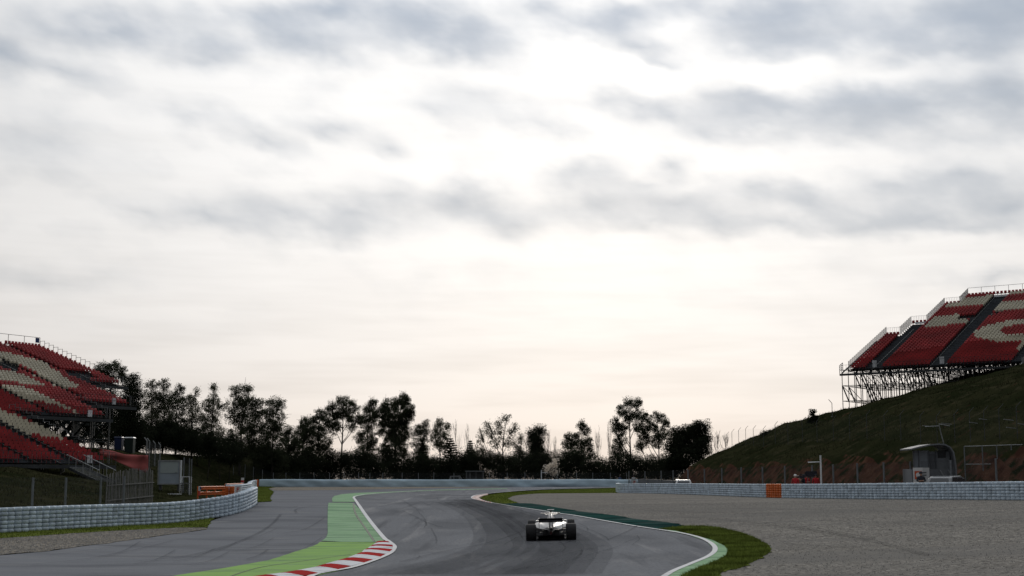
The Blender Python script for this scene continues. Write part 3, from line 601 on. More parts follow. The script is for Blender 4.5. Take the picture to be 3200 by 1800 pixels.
fence('long mesh catch fence behind the far belt barrier', [pw(p, 219) for p in fp], 2.2, 'netting', None, .05, 'post_grey')
rp = [(1962,176),(2012,168),(2062,160),(2099,155),(2145,149),(2196,143),(2250,137),(2310,129),(2376,123),(2445,116.5),(2530,111.5),(2595,107.5),(2670,103.5),(2752,100),(2835,97),(2960,93.5),(3100,89.5),(3260,86)]
fence('tall mesh catch fence behind the right hand tyre barrier', [pw(*p) for p in rp], 2.55, 'netting', None, .07, 'post_grey')
def on_hill(pp): return drop(pp, True)
hp = on_hill([(2224,1424),(2235,1417),(2272,1404),(2288,1400),(2309,1394),(2331,1390),(2355,1394),(2386,1397),(2423,1386),(2463,1389),(2508,1380),(2554,1382),(2605,1377),(2656,1372),(2710,1373),(2765,1376),(2816,1378),(2878,1385),(2930,1388),(2985,1384),(3033,1380),(3078,1378),(3125,1374),(3180,1370),(3240,1366)])
hill_fence = fence('wire fence with slanted post tops running along the right grass bank', hp, 2.3, mat('wire_thin', (.10, .10, .10), .8, alpha=.06, spec=0.0), (.35, -.1, .42), .028, mat('post_dark', (.055, .058, .06), .7))
for px, py, ln in ((2900,1332,34),(2958,1324,30),(3042,1321,26),(3072,1310,24),(3152,1312,30),(3160,1337,30),(3192,1325,20)):
    q = min(hp, key=lambda h_: abs(1600 + F * h_[0] / h_[1] - px)); P = at(px, py, q[1] - .15) - np.array(hill_fence.location); m = MB(); l = ln * q[1] / F / 2
    m.bar((P[0] - l, P[1], P[2] + .12 * l), (P[0] + l, P[1], P[2] - .12 * l), .10, .05); m.build('tape_strip', 'galv', hill_fence)
sp = on_hill([(2601, 1302)])[0]; sr = thing('fence_post', 'lone bent top post on the skyline left of the right grandstand', 'post', (*sp, gz(*sp))); m = MB(); m.tube([(0, 0, -.2), (0, 0, 42 * sp[1] / F), (-.42, 0, 54 * sp[1] / F)], .04, 6); m.build('shaft', 'post_grey', sr); m = MB(); m.box((0, 0, 0), (.22, .22, .16)); m.build('footing', 'post_grey', sr)
h2 = on_hill([(506,1401),(533,1404),(559,1411),(585,1418),(610.6,1423),(637,1430),(665,1437),(693,1442),(720,1448),(748,1455)])
fence('wire fence with slanted post tops along the crest of the left bank', h2, 1.9, 'netting', (-.22, 0, .25), .04, 'post_grey')
fence('tall dense mesh fence corner beside the left grandstand', [pw(466, 150), pw(474, 160), pw(492, 172), pw(508, 182)], [3.4, 3.2, 2.8, 2.6], 'netting_dense', (-.3, 0, .35), .07, 'galv')
def mesh_frames():
    ps = [pw(3004, 101), pw(3060, 100.5), pw(3105, 100), pw(3150, 99.5), pw(3215, 99), pw(3260, 98.6)]; o = np.array([*ps[0], gz(*ps[0])])
    root = thing('mesh_fence', 'tall mesh frames with two long rails right of the marshal hut', 'fence', tuple(o)); Zt = lambda p, py: CAMH - (py - YH) / F * p[1] - o[2]
    for i, p_ in enumerate(ps):
        m = MB(); m.tube([(p_[0] - o[0], p_[1] - o[1], gz(*p_) - o[2] - .1), (p_[0] - o[0], p_[1] - o[1], Zt(p_, 1396 - i * 1.6))], .045, 6); m.build('post', 'post_grey', root)
    for y0, dy in ((1397, -1.6), (1452, -.5)):
        for i in range(len(ps) - 1):
            a, b = ps[i], ps[i + 1]; m = MB(); m.tube([(a[0] - o[0], a[1] - o[1], Zt(a, y0 + dy * i)), (b[0] - o[0], b[1] - o[1], Zt(b, y0 + dy * (i + 1)))], .035, 5); m.build('rail', 'galv', root)
    for i in range(len(ps) - 1):
        a, b = ps[i], ps[i + 1]; m = MB(); m.add([(a[0] - o[0], a[1] - o[1], gz(*a) - o[2]), (b[0] - o[0], b[1] - o[1], gz(*b) - o[2]), (b[0] - o[0], b[1] - o[1], Zt(b, 1395)), (a[0] - o[0], a[1] - o[1], Zt(a, 1397))], [(0, 1, 2, 3)]); m.build('mesh_panel', 'netting', root)
mesh_frames()

def low_wall():
    ps = [pw(1992, 196), pw(2025, 190), pw(2058, 184), pw(2090, 178), pw(2122, 172)]; o = np.array([*ps[0], gz(*ps[0])]); root = thing('concrete_wall', 'low grey concrete wall behind the far end of the right tyre barrier', 'wall', tuple(o))
    for a, b in zip(ps[:-1], ps[1:]):
        za, zb = gz(*a) - o[2], gz(*b) - o[2]; d = np.array(b) - np.array(a); d = d * .985; m = MB(); n_ = np.array([d[1], -d[0]]) / np.hypot(*d) * .12; A = np.array(a) - o[:2]; B = A + d
        m.loft([[(P[0] + s * n_[0] * k, P[1] + s * n_[1] * k, z + h) for s, k, h in ((-1, 1.4, 0), (1, 1.4, 0), (1, 1, .25), (1, .7, 1.35), (-1, .7, 1.35), (-1, 1, .25))] for P, z in ((A, za), (B, zb))]); m.build('wall_panel', 'hut_grey', root)
low_wall()
def reed_screen():
    root = thing('slat_screen', 'grey weathered slat screen leaning beside the left grandstand stairs', 'screen', (*pw(340, 86), gz(*pw(340, 86)))); o = np.array(root.location)
    top = [(345,1482),(380,1474),(410,1468),(440,1466),(460,1468),(478,1466),(490,1468)]; xs = np.arange(345, 491, 3.7)
    for px in xs:
        Y = 83 + (px - 345) * .07; x, y = pw(px, Y); z = gz(x, y); ty = np.interp(px, [t[0] for t in top], [t[1] for t in top]) + random.uniform(-4, 4)
        zt = CAMH - (ty - YH) / F * Y; m = MB(); l = random.uniform(-.05, .05)
        m.bar((x - o[0], y - o[1], z - o[2] - .05), (x - o[0] + l, y - o[1] + random.uniform(-.04, .04), zt - o[2]), random.uniform(.075, .095), .025); m.build('slat', 'reed', root)
    for h in (.5, 1.4):
        m = MB(); a, b = pw(345, 83.1), pw(491, 93.3); m.bar((a[0] - o[0], a[1] - o[1] + .06, gz(*a) + h - o[2]), (b[0] - o[0], b[1] - o[1] + .06, gz(*b) + h - o[2]), .06); m.build('rail', 'reed', root)
reed_screen()

# ------------------------------------------------------------------ grandstands
class Stand:
    def __init__(s, O, ang, slope):
        a = R(ang); s.O = np.array(O); s.r = np.array([math.cos(a), math.sin(a), 0]); s.b = np.array([-math.sin(a), math.cos(a), 0]); s.sl = slope
        s.n = np.cross(s.r, s.b + np.array([0, 0, slope])); s.ang = a
    def uv(s, px, py):
        d = ray(px, py); t = np.dot(s.O - CAM, s.n) / np.dot(d, s.n); P = CAM + d * t - s.O; return (np.dot(P, s.r), np.dot(P, s.b))
    def pt(s, u, v, h=0.0): return s.O + s.r * u + s.b * v + np.array([0, 0, s.sl * v + h])
SEAT = MB()
SEAT.box((0, .0, .40), (.43, .36, .04))
SEAT.box((0, .19, .60), (.41, .045, .40), taper=.86)
SEAT.box((0, .02, .19), (.05, .05, .38))
SEAT_ME = {c: SEAT.mesh('seat', c) for c in ('seat_red', 'seat_cream')}
def make_stand(st, label, blocks, aisles, cream, gaps, rowd, spacing, far_u, step_scaf, keep_px, fascia_h=.5):
    root = thing('grandstand', label, 'grandstand', tuple(st.O)); O = st.O
    loc = lambda u, v, h=0.0: tuple(st.pt(u, v, h) - O)
    Mseat = Matrix.Rotation(st.ang, 4, 'Z'); seats = []
    deck = MB(); riserd = rowd * st.sl
    for (u0, u1, v0, v1) in blocks:
        n = int(round((v1 - v0) / rowd))
        for k in range(n):
            v = v0 + k * rowd
            a, b, c, d = loc(u0, v), loc(u1, v), loc(u1, v + rowd), loc(u0, v + rowd); zt = a[2]
            # tread plank and thin riser: light shows between the rows
            deck.add([(a[0], a[1], zt), (b[0], b[1], zt), (c[0], c[1], zt), (d[0], d[1], zt), (a[0], a[1], zt - .05), (b[0], b[1], zt - .05), (c[0], c[1], zt - .05), (d[0], d[1], zt - .05)],
                     [(0, 1, 2, 3), (7, 6, 5, 4), (0, 4, 5, 1), (1, 5, 6, 2), (2, 6, 7, 3), (3, 7, 4, 0)])
            rz = zt + riserd * .72
            deck.add([(d[0], d[1], zt), (c[0], c[1], zt), (c[0], c[1], rz), (d[0], d[1], rz)], [(0, 1, 2, 3)])
            ns = max(1, int(round((u1 - u0) / spacing))); us = u0 + (np.arange(ns) + .5) * (u1 - u0) / ns
            for u in us:
                if any(abs(u - x) < wv for x, wv, va, vb in aisles if va <= v <= vb): continue
                vm = v + rowd * .5
                if any(inside(np.array(u), np.array(vm), g) for g in gaps): continue
                col = 'seat_cream' if any(inside(np.array(u), np.array(vm), g) for g in cream) else 'seat_red'
                p = st.pt(u, v, 0) + st.b * (rowd * .55); seats.append((p - O, col, p))
    tag(deck.build('terrace', 'steel_deck', root), kind='stuff')
    def vis(p):
        px = 1600 + F * p[0] / p[1]; return (not (-10 < px < 3210), np.linalg.norm(p - CAM))
    order = sorted(range(len(seats)), key=lambda i: vis(seats[i][2])); rest = {'seat_red': [], 'seat_cream': []}
    for rank, i in enumerate(order):
        p, col, _ = seats[i]
        if rank < 300:
            s = obj('seat', SEAT_ME[col], root, tuple(p)); s.rotation_euler = (0, 0, st.ang)
        else: rest[col].append(Matrix.Translation(p) @ Mseat)
    for col, T in rest.items():
        if T: V, Q = replicate(SEAT, T); tag(obj('seat_rows', np_mesh('seat_rows', V, Q, col), root), kind='stuff')
    return root, loc
def scaffold(st, root, loc, u0, u1, v0, v1, du, dv, front=None, r=.045, clip=None):
    """tube frame from the ground up to the underside of the terrace"""
    m = MB(); nodes = {}
    us = np.arange(u0, u1 + .01, du); vs = np.arange(v0, v1 + .01, dv)
    for i, u in enumerate(us):
        for j, v in enumerate(vs):
            if clip and not clip(u, v): continue
            P = st.pt(u, v, -.12); g = gz(P[0], P[1])
            if P[2] - g < .3: continue
            nodes[i, j] = (P[0] - st.O[0], P[1] - st.O[1], g - .2 - st.O[2], P[2] - st.O[2])
    for (i, j), (x, y, a, b) in nodes.items():
        m.tube([(x, y, a), (x, y, b)], r, 4, cap=False)
        lv = np.arange(math.floor(b / 2.0) * 2.0, a, -2.0)
        for di, dj in ((1, 0), (0, 1)):
            q = nodes.get((i + di, j + dj))
            if not q: continue
            for n, h in enumerate(lv):
                if h < max(a, q[2]) or h > min(b, q[3]): continue
                m.tube([(x, y, h), (q[0], q[1], h)], r * .8, 4, cap=False)
                if (i + j + n) % 2 == 0 and h - 2 > q[2]: m.tube([(x, y, h), (q[0], q[1], h - 2)], r * (1.5 if dj else .8), 4, cap=False)
            if dj: m.tube([(x, y, b), (q[0], q[1], q[3])], r * 1.6, 4, cap=False)
    return tag(m.build('scaffold', 'scaffold', root), kind='stuff')
def rail_run(root, pts, h, pick, name='railing', r=.022, mids=(.5,), material='galv'):
    """a handrail with posts every «pick» metres along local points"""
    m = MB(); P = [np.array(p) for p in pts]
    for a, b in zip(P[:-1], P[1:]):
        L_ = np.linalg.norm(b - a); n = max(1, int(round(L_ / pick)))
        m.tube([a + (0, 0, h), b + (0, 0, h)], r, 4, cap=False)
        for q in mids: m.tube([a + (0, 0, h * q), b + (0, 0, h * q)], r * .7, 4, cap=False)
        for k in range(n + 1):
            p = a + (b - a) * k / n; m.tube([p, p + (0, 0, h)], r, 4, cap=False)
    return m.build(name, material, root)

# right stand on the hill
RS = Stand(at(2650, 1158, 180), -36, .415)
zr = lambda x, y: RS.uv(2560 + x / 4.025, 860 + y / 4.025)
creamR = [[zr(*p) for p in q] for q in [
 [(1840,325),(2170,290),(2060,415),(1550,455),(1600,395),(1770,385),(1790,340)],
 [(1440,560),(1760,530),(1720,600),(1870,600),(1830,655),(1290,695),(1390,600)],
 [(2240,390),(2900,340),(2900,450),(2150,505)],
 [(2370,250),(2900,200),(2900,250),(2370,290)],
 [(2900,560),(2576,590),(2400,612),(2200,655),(2060,695),(1945,760),(1960,812),(2050,852),(2270,885),(2420,868),(2530,862),(2510,920),(2470,960),(2500,990),(2600,900),(2660,830),(2640,780),(2560,780),(2450,800),(2320,790),(2250,740),(2350,690),(2600,650),(2900,640)]]]
gapR = [[zr(*p) for p in q] for q in [[(1770,540),(1960,520),(2120,470),(2170,505),(2320,490),(2100,570),(1980,640),(1880,590),(1725,598)]]]
RB = [(.15, 2.2, 0, 13.6), (2.2, 4.4, 0, 18.3), (4.4, 6.6, 0, 26.2), (6.6, 10.7, 0, 30.1), (10.7, 12.9, 0, 30.1), (12.9, 21.0, 0, 30.1), (21.0, 23.0, 0, 30.1), (23.0, 34.0, 0, 30.1)]
aisR = [(3.3, 1.1, 0, 17.0), (11.8, 1.15, 0, 29.0), (22.0, 1.0, 0, 29)]
rstand, rloc = make_stand(RS, 'red and cream seated grandstand on scaffolding atop the right bank', RB, aisR, creamR, gapR, .68, .5, 34, 2, None)
scaffold(RS, rstand, rloc, -.6, 34, -.6, 30, 1.9, 2.1, r=.042, clip=lambda u, v: v < 13 or (u > 2 and v < 18) or (u > 4.2 and v < 26) or u > 6.4)
def stand_trim_right():
    m = MB(); a, b = np.array(rloc(-.7, -1.0)), np.array(rloc(34, -1.0))
    for h, t, off in ((-.18, .36, 0),):
        m.bar(a + (0, 0, h), b + (0, 0, h), .36, .26)
    m.build('front_beam', 'steel_dark', rstand)
    m = MB(); c, d = np.array(rloc(-.7, 0)), np.array(rloc(34, 0)); a2, b2 = np.array(rloc(-.7, -1.2)), np.array(rloc(34, -1.2)); zc = c[2] + .02
    m.add([(a2[0], a2[1], zc), (b2[0], b2[1], zc), (d[0], d[1], zc), (c[0], c[1], zc)], [(0, 1, 2, 3)]); m.build('front_walkway', 'steel_deck', rstand)
    # panelled side railings climbing the stepped left edge
    def side(u, v0, v1):
        m = MB(); v = v0
        while v < v1:
            p = np.array(rloc(u, v)); m.bar(p - (0, 0, .1), p + (0, 0, 1.25), .07); q = np.array(rloc(u, v + .34)); m.bar(q + (0, 0, .1), q + (0, 0, 1.2), .16, .04, 1); v += .68
        m.build('side_railing', ['steel_dark', 'galv'], rstand)
    side(.1, 0, 13.6); side(2.2, 13.6, 18.3); side(4.4, 18.3, 26.2); side(6.6, 26.2, 30.1)
    for u0, u1, v, pk in ((.1, 2.2, 13.6, .25), (2.2, 4.4, 18.3, .25), (4.4, 6.6, 26.2, .25)):
        rail_run(rstand, [rloc(u0, v, .0), rloc(u1, v, .0)], 1.15, pk, 'back_railing', .014, (0.05,), 'white_metal')
    rail_run(rstand, [rloc(6.6, 30.1), rloc(34, 30.1)], 1.25, 2.0, 'back_railing', .022, (.05,), 'galv')
    za = np.array(rloc(-.7, -1.1)); rail_run(rstand, [tuple(za + (0, 0, .05)), tuple(np.array(rloc(34, -1.1)) + (0, 0, .45 + .1))], 1.05, .45, 'front_railing', .014, (.05,), 'steel_dark')
    rail_run(rstand, [tuple(za), tuple(np.array(rloc(-.7, 0)) - (0, 0, 0))], 1.05, .6, 'front_railing', .03, (.3, .5, .75), 'steel_dark')
    for u in (1.8, 11.6): pass
    for u, v in ((3.5, .3), (12.3, .4)):
        m = MB(); p = np.array(rloc(u, v)); c_, s_ = math.cos(RS.ang), math.sin(RS.ang)
        for k in range(4): m.box(p + (c_ * (.15 * k - .22), s_ * (.15 * k - .22), .62), (.09, .03, .9), RS.ang)
        m.build('aisle_gate', 'white_metal', rstand)
    # stairs at the near end
    m = MB(); u0 = 23.2
    for k in range(20):
        p0 = np.array(rloc(u0, -1.2 - k * .28)); zz = rloc(0, 0)[2] - k * .19; e = np.array(rloc(u0 + 3.0, -1.2 - k * .28)); m.bar((p0[0], p0[1], zz), (e[0], e[1], zz), .26, .05)
    m.build('stair_tread', 'steel_dark', rstand)
    m = MB()
    for uu in (u0, u0 + 3.0):
        a = np.array(rloc(uu, -1.2)); b = np.array(rloc(uu, -6.8)); m.bar((a[0], a[1], -.1), (b[0], b[1], -3.9), .12, .3); m.bar((a[0], a[1], 1.2), (b[0], b[1], -2.6), .06)
        m.box(((a[0] * .75 + b[0] * .25), (a[1] * .75 + b[1] * .25), -.35), (.08, 1.6, 1.3), RS.ang)
    m.build('stair_side', 'galv', rstand)
    m = MB(); p = np.array(rloc(23.6, .5)); m.box(p + (0, 0, 1.3), (.7, .06, .8), RS.ang); m.build('notice_board', 'white_metal', rstand)
    for px, py in ((2560 + 1300 / 4.025, 860 + 620 / 4.025), (2560 + 2290 / 4.025, 860 + 278 / 4.025)):
        u, v = RS.uv(px, py); m = MB(); p, q = np.array(rloc(u - 1.0, v, .25)), np.array(rloc(u + 1.0, v, .25)); m.bar(p, q, .10, .28); m.build('white_panel', 'white_metal', rstand)
stand_trim_right()

# left stand
LS = Stand(at(110, 1082, 170), 60, .36)
z4 = lambda x, y: LS.uv(x / 6.44, 1040 + y / 6.44); z5 = lambda x, y: LS.uv(x / 5.138, 1250 + y / 5.138); z1 = lambda x, y: LS.uv(x / 3.22, 1000 + y / 3.22)
creamL = [[z4(*p) for p in [(-250,440),(0,470),(180,490),(400,545),(640,600),(800,650),(960,700),(990,770),(1060,800),(1230,870),(1290,960),(1380,1020),(1500,1090),(1600,1150),(1540,1195),(1150,1175),(1050,1130),(960,1060),(870,1040),(780,990),(700,960),(680,910),(740,890),(640,820),(530,770),(440,740),(350,690),(0,660),(-250,640)]],
          [z4(*p) for p in [(-250,800),(0,830),(250,850),(350,880),(520,950),(620,990),(720,1040),(820,1080),(910,1120),(900,1155),(0,1060),(-250,1030)]],
          [z1(*p) for p in [(-120,560),(0,545),(0,690),(120,700),(240,720),(330,750),(430,790),(460,810),(600,880),(740,950),(810,985),(760,965),(640,930),(560,890),(330,855),(280,855),(200,800),(130,760),(60,735),(0,735)][2:]] ,
          [z5(*p) for p in [(-120,200),(0,215),(60,230),(150,280),(230,310),(320,350),(400,390),(450,425),(610,440),(700,490),(800,530),(880,575),(980,620),(1070,670),(1040,715),(900,690),(650,645),(500,620),(430,600),(340,560),(250,520),(160,470),(70,430),(0,410),(-120,350)]]]
gapL = [[z4(*p) for p in [(-200,650),(0,660),(350,695),(400,800),(360,870),(0,770),(-200,740)]], [z4(*p) for p in [(1260,800),(1500,830),(1820,860),(1980,990),(1700,1020),(1380,930)]],
        [z5(*p) for p in [(560,320),(760,400),(900,480),(1000,560),(900,560),(700,480)]]]
LB = [(-6.5, 0, -15.2, -.8), (-14.5, -6.5, -23.2, -.8), (-27.0, -14.5, -28.0, -.8), (-50.0, -27.0, -41.6, -.8)]
aisL = [(-5.9, .6, -12, -1), (-12.6, .6, -23, -1), (-22.0, .6, -28, -1), (-31.2, .6, -42, -1), (-36.0, .6, -42, -1)]
lstand, lloc = make_stand(LS, 'red and cream seated grandstand stepping down the left bank', LB, aisL, creamL, gapL, .8, .5, 0, 2, None)
def clipL(u, v):
    return any(a - .1 <= u <= b + .1 and c - .3 <= v <= d for a, b, c, d in LB)
scaffold(LS, lstand, lloc, -49.5, .3, -41.4, -1, 2.45, 2.5, clip=clipL, r=.05)
def stand_trim_left():
    for u0, u1, v0, v1 in LB:
        m = MB(); a, b = np.array(lloc(u0, v0 - .9)), np.array(lloc(u1, v0 - .9)); m.bar(a - (0, 0, -.05), b - (0, 0, -.05), .15, .32); m.build('front_fascia', 'steel_dark', lstand)
        m = MB(); c, d = lloc(u0, v0), lloc(u1, v0); zc = c[2] + .01; m.add([(a[0], a[1], zc), (b[0], b[1], zc), (d[0], d[1], zc), (c[0], c[1], zc)], [(0, 1, 2, 3)]); m.build('front_walkway', 'steel_deck', lstand)
        rail_run(lstand, [tuple(np.array(lloc(u0, v0 - .9)) + (0, 0, .3)), tuple(np.array(lloc(u1, v0 - .9)) + (0, 0, .3))], 1.05, .5, 'front_railing', .016, (.05, .5), 'steel_dark')
    # stepped side railings on the far edges
    def side(u, v0, v1, pm):
        m = MB(); v = v0
        while v < v1 - .1:
            p, q = np.array(lloc(u, v)), np.array(lloc(u, v + .8)); q[2] = p[2]
            m.tube([p, p + (0, 0, 1.15)], .022, 4); m.tube([q, q + (0, 0, 1.15)], .022, 4); m.tube([p + (0, 0, 1.15), q + (0, 0, 1.15)], .02, 4); v += .8
        m.build('side_railing', pm, lstand)
    side(0.05, -15.2, -.8, 'galv'); side(-6.45, -23.2, -15.2, 'post_grey'); side(-14.45, -28, -23.2, 'post_grey'); side(-26.95, -41.6, -28, 'post_grey')
    rail_run(lstand, [lloc(-12, -.8), lloc(0, -.8)], 1.3, 2.2, 'back_railing', .025, (.02,), 'galv')
    m = MB(); p = np.array(lloc(-.4, -.8)); m.box(p + (0, 0, .95), (.55, .05, .6), LS.ang); m.build('notice_board', 'sign_blue', lstand)
    for u, v, hh in ((-9.7, -24.0, .7), (-17.6, -28.9, .7), (-30.0, -42.4, .7)):
        m = MB(); p = np.array(lloc(u, v)); c_, s_ = math.cos(LS.ang), math.sin(LS.ang)
        for k in range(4): m.box(p + (c_ * (.15 * k - .22), s_ * (.15 * k - .22), hh), (.09, .04, .7), LS.ang)
        m.build('aisle_gate', 'white_metal', lstand)
    # entrance stairs down to the grass
    top = np.array(lloc(-31.5, -42.5)); e = LS.r * 1.9; f = -LS.b; n = 13; g = gz(*(st_ := (LS.O + top + f * 3.6))[:2]) - LS.O[2]; dz = (top[2] + .1 - g) / n
    for k in range(n):
        p = top + f * (.29 * k); m = MB(); m.bar((p[0] - e[0] / 2, p[1] - e[1] / 2, top[2] - dz * k), (p[0] + e[0] / 2, p[1] + e[1] / 2, top[2] - dz * k), .26, .05); m.build('stair_tread', 'galv', lstand)
    for sgn in (-.5, .5):
        a = top + e * sgn; b = a + f * (.29 * n); b[2] = g; m = MB(); m.bar(a - (0, 0, .1), b, .06, .22); m.build('stair_stringer', 'steel_dark', lstand)
        m = MB(); m.tube([a + f * -.3 + (0, 0, 1.1), b + (0, 0, 1.0)], .035, 5)
        for k in range(0, n + 1, 3):
            p = a + (b - a) * k / n; m.tube([p, p + (0, 0, 1.05)], .02, 4)
        m.build('handrail', 'galv', lstand)
stand_trim_left()

# ------------------------------------------------------------------ trees
def leaf_cloud(C, L_, W_, droop, rng):
    """C: Nx3 centres -> one small rhombic leaf each"""
    n = len(C); d = rng.normal(size=(n, 3)); d[:, 2] = d[:, 2] * .6 - droop; d /= np.linalg.norm(d, axis=1, keepdims=True)
    s = np.cross(d, rng.normal(size=(n, 3))); s /= np.maximum(np.linalg.norm(s, axis=1, keepdims=True), 1e-6)
    l = (L_ * rng.uniform(.6, 1.3, (n, 1))); wd = (W_ * rng.uniform(.6, 1.3, (n, 1)))
    V = np.stack([C - d * l * .5, C + s * wd * .5, C + d * l * .5, C - s * wd * .5], 1).reshape(-1, 3)
    return V, (np.arange(n)[:, None] * 4 + np.arange(4)[None])
def tree(name, label, Y, trunk_px, blobs, leaf='leaf', dens=1.0, L_=.20, W_=.085, droop=.7, group=None, trunk_r=.16, bark='bark', cat='tree', clump=.31, lean=0.0, base_px=None):
    rng = np.random.default_rng(abs(hash((round(trunk_px), round(Y), len(blobs)))) % 99991)
    bx, by = pw(base_px or trunk_px, Y); bz = gz(bx, by); root = thing(name, label, cat, (bx, by, bz), 0, group); o = np.array([bx, by, bz]); k = Y / F
    E = []
    for i, (px, py, rx, ry) in enumerate(blobs):
        if 213 <= Y <= 223 and len(blobs) > 4: rx *= 1.08 if py < 1235 else 1.3
        c = at(px, py, Y + rng.uniform(-1, 1) * rx * k * .8) - o; E.append((c, np.array([rx * k * 1.06, max(rx * k * .9, .5), ry * k * 1.06])))
    top = max(E, key=lambda e: e[0][2]); m = MB(); h = top[0][2] + top[1][2] * .3
    n = 7; pts = []; tx = (trunk_px - 1600) / F * Y - bx
    for i in range(n + 1):
        t = i / n; x = (tx * t * 1.0 if t < .6 else tx * .6 + (top[0][0] - tx * .6) * (t - .6) / .4) + .12 * math.sin(t * 5 + trunk_px); pts.append(np.array([x, .1 * math.sin(t * 4 + px), h * t - .25 * (i == 0)]))
    rad = [trunk_r * (1 - .82 * i / n) for i in range(n + 1)]
    m.tube(pts, rad, 6)
    for c, r in E:
        hz = max(.12 * h, c[2] - max(1.2, 1.6 * abs(c[0]) + r[2] * .6)); t = min(.92, hz / h) * n; i = int(t); p = pts[i] + (pts[min(i + 1, n)] - pts[i]) * (t - i)
        mid = (p + c) / 2 + np.array([0, 0, -.12 * abs(c[0] - p[0])]) + rng.normal(size=3) * .12
        m.tube([p, mid, c], [rad[i] * .6, rad[i] * .38, .03], 5)
        for _ in range(9):
            e = c + rng.normal(size=3) * r * .6; m.tube([mid * .4 + c * .6, (c + e) / 2 + rng.normal(size=3) * .1, e], [.035, .025, .012], 4, cap=False)
    m.build('trunk', bark, root, True)
    Cs = []
    for c, r in E:
        area = math.pi * r[0] * r[2]; nl = int(area * 205 * dens * (.34 * .13) / (L_ * W_) ) + 12; nc = max(6, int(area * 10))
        d = rng.normal(size=(nc, 3)); d /= np.linalg.norm(d, axis=1, keepdims=True); cc = c + d * (rng.uniform(.25, 1, (nc, 1)) ** .55) * r * .98
        cc += rng.normal(size=(nc, 3)) * .1; idx = rng.integers(0, nc, nl); sc_ = np.array([clump, clump, clump * .8]) * rng.uniform(.5, 1.25, (nc, 1))
        p = cc[idx] + np.clip(rng.normal(size=(nl, 3)), -1.5, 1.5) * sc_[idx]; p[:, 2] -= np.abs(rng.normal(size=nl)) * .12; Cs.append(p)
    V, Q = leaf_cloud(np.concatenate(Cs), L_, W_, droop, rng)
    obj('crown', np_mesh('crown', V, Q, leaf), root)
    return root
def bare_tree(label, Y, px, top, spread, group=None, seed=1, lean=0):
    rng = np.random.default_rng(seed); bx, by = pw(px, Y); bz = gz(bx, by); root = thing('bare_tree', label, 'tree', (bx, by, bz), 0, group); h = CAMH - (top - YH) / F * Y - bz; k = Y / F
    m = MB(); m.tube([(0, 0, -.2), (.1, 0, h * .3), (.05, .1, h * .65), (0, 0, h * .9)], [.06, .045, .03, .012], 5); m.build('trunk', 'bark_pale', root, True)
    m = MB()
    for i in range(18):
        t = rng.uniform(.2, .9); a = rng.uniform(0, 6.28); l = (1 - t) * h * .5 + .6; q = np.array([math.cos(a), math.sin(a), 0]) * spread * k * rng.uniform(.4, 1) * (1.15 - t)
        p = np.array([.07, .03, h * t]); e = p + q + (0, 0, l); m.tube([p, p * .5 + e * .5 + q * .22, e], [.02, .013, .006], 4, cap=False)
        for _ in range(2):
            s = p + (e - p) * rng.uniform(.35, .9); m.tube([s, s + q * rng.uniform(.0, .5) + rng.normal(size=3) * .15 + (0, 0, l * .4)], [.015, .006], 3, cap=False)
    m.build('crown', 'bark_pale', root)
def conifer(label, Y, px, top, half, seed=3):
    rng = np.random.default_rng(seed); bx, by = pw(px, Y); bz = gz(bx, by); root = thing('conifer_tree', label, 'tree', (bx, by, bz)); h = CAMH - (top - YH) / F * Y - bz; k = Y / F
    m = MB(); m.tube([(0, 0, -.2), (0, 0, h * .5), (0, 0, h)], [.13, .08, .015], 6); m.build('trunk', 'bark', root, True); Cs = []
    nl = 19
    for i in range(nl):
        t = .1 + .88 * i / nl; r = half * k * (1 - t) ** .85 * rng.uniform(.75, 1.2) + .04
        for a in np.arange(0, 6.28, .75):
            a2 = a + rng.uniform(-.3, .3); n = 70; s = rng.uniform(0.1, 1, n); p = np.c_[np.cos(a2) * r * s, np.sin(a2) * r * s, h * t + .18 * r * s - .03 * r]; Cs.append(p + rng.normal(size=(n, 3)) * np.array([.14, .14, .14]) * (1.15 - t))
    V, Q = leaf_cloud(np.concatenate(Cs), .30, .10, -.1, rng); obj('crown', np_mesh('crown', V, Q, 'leaf_dark'), root)
T = tree
T('eucalyptus_tree','spreading eucalyptus rising behind the top right of the left grandstand',205,345,[(318,1160,26,25),(350,1148,25,24),(384,1158,12,22),(384,1178,9,14),(340,1182,30,15)],dens=1.25)
T('cypress_tree','dense dark columnar tree just right of the left grandstand',196,410,[(411,1196,20,27),(409,1238,28,36),(408,1285,34,42),(415,1335,40,45),(425,1380,42,40),(385,1330,26,40),(395,1270,16,30)],'leaf_dark',1.9,droop=.4,clump=.5)
T('broadleaf_tree','dark tree filling the gap behind the left grandstand scaffold',203,322,[(330,1235,34,26),(300,1262,34,28),(345,1285,36,34),(310,1320,42,36),(355,1340,36,36),(330,1372,44,26),(275,1300,30,36),(270,1350,40,36)],'leaf_dark',1.3,clump=.5)
T('eucalyptus_tree','thin feathery eucalyptus next to the dark columnar tree',214,478,[(476,1203,16,18),(468,1240,20,28),(480,1275,24,28),(470,1320,26,34),(480,1370,32,36)],'leaf_pale',.75)
T('eucalyptus_tree','tall narrow eucalyptus, second from the dark columnar tree',215,515,[(512,1203,15,19),(508,1240,22,26),(522,1265,18,24),(512,1300,28,30),(520,1350,32,38)],'leaf',.9)
T('eucalyptus_tree','eucalyptus with a leaning tip, third from the dark columnar tree',216,556,[(562,1212,12,15),(552,1238,20,20),(560,1272,20,26),(553,1315,26,32),(562,1365,30,38)],'leaf',.95)
T('poplar_tree','pointed poplar with bare tip between the left eucalyptus trees',217,604,[(612,1228,6,22),(598,1255,20,22),(606,1290,18,26),(600,1330,16,30),(604,1375,24,34)],'leaf_pale',.8,droop=-.2)
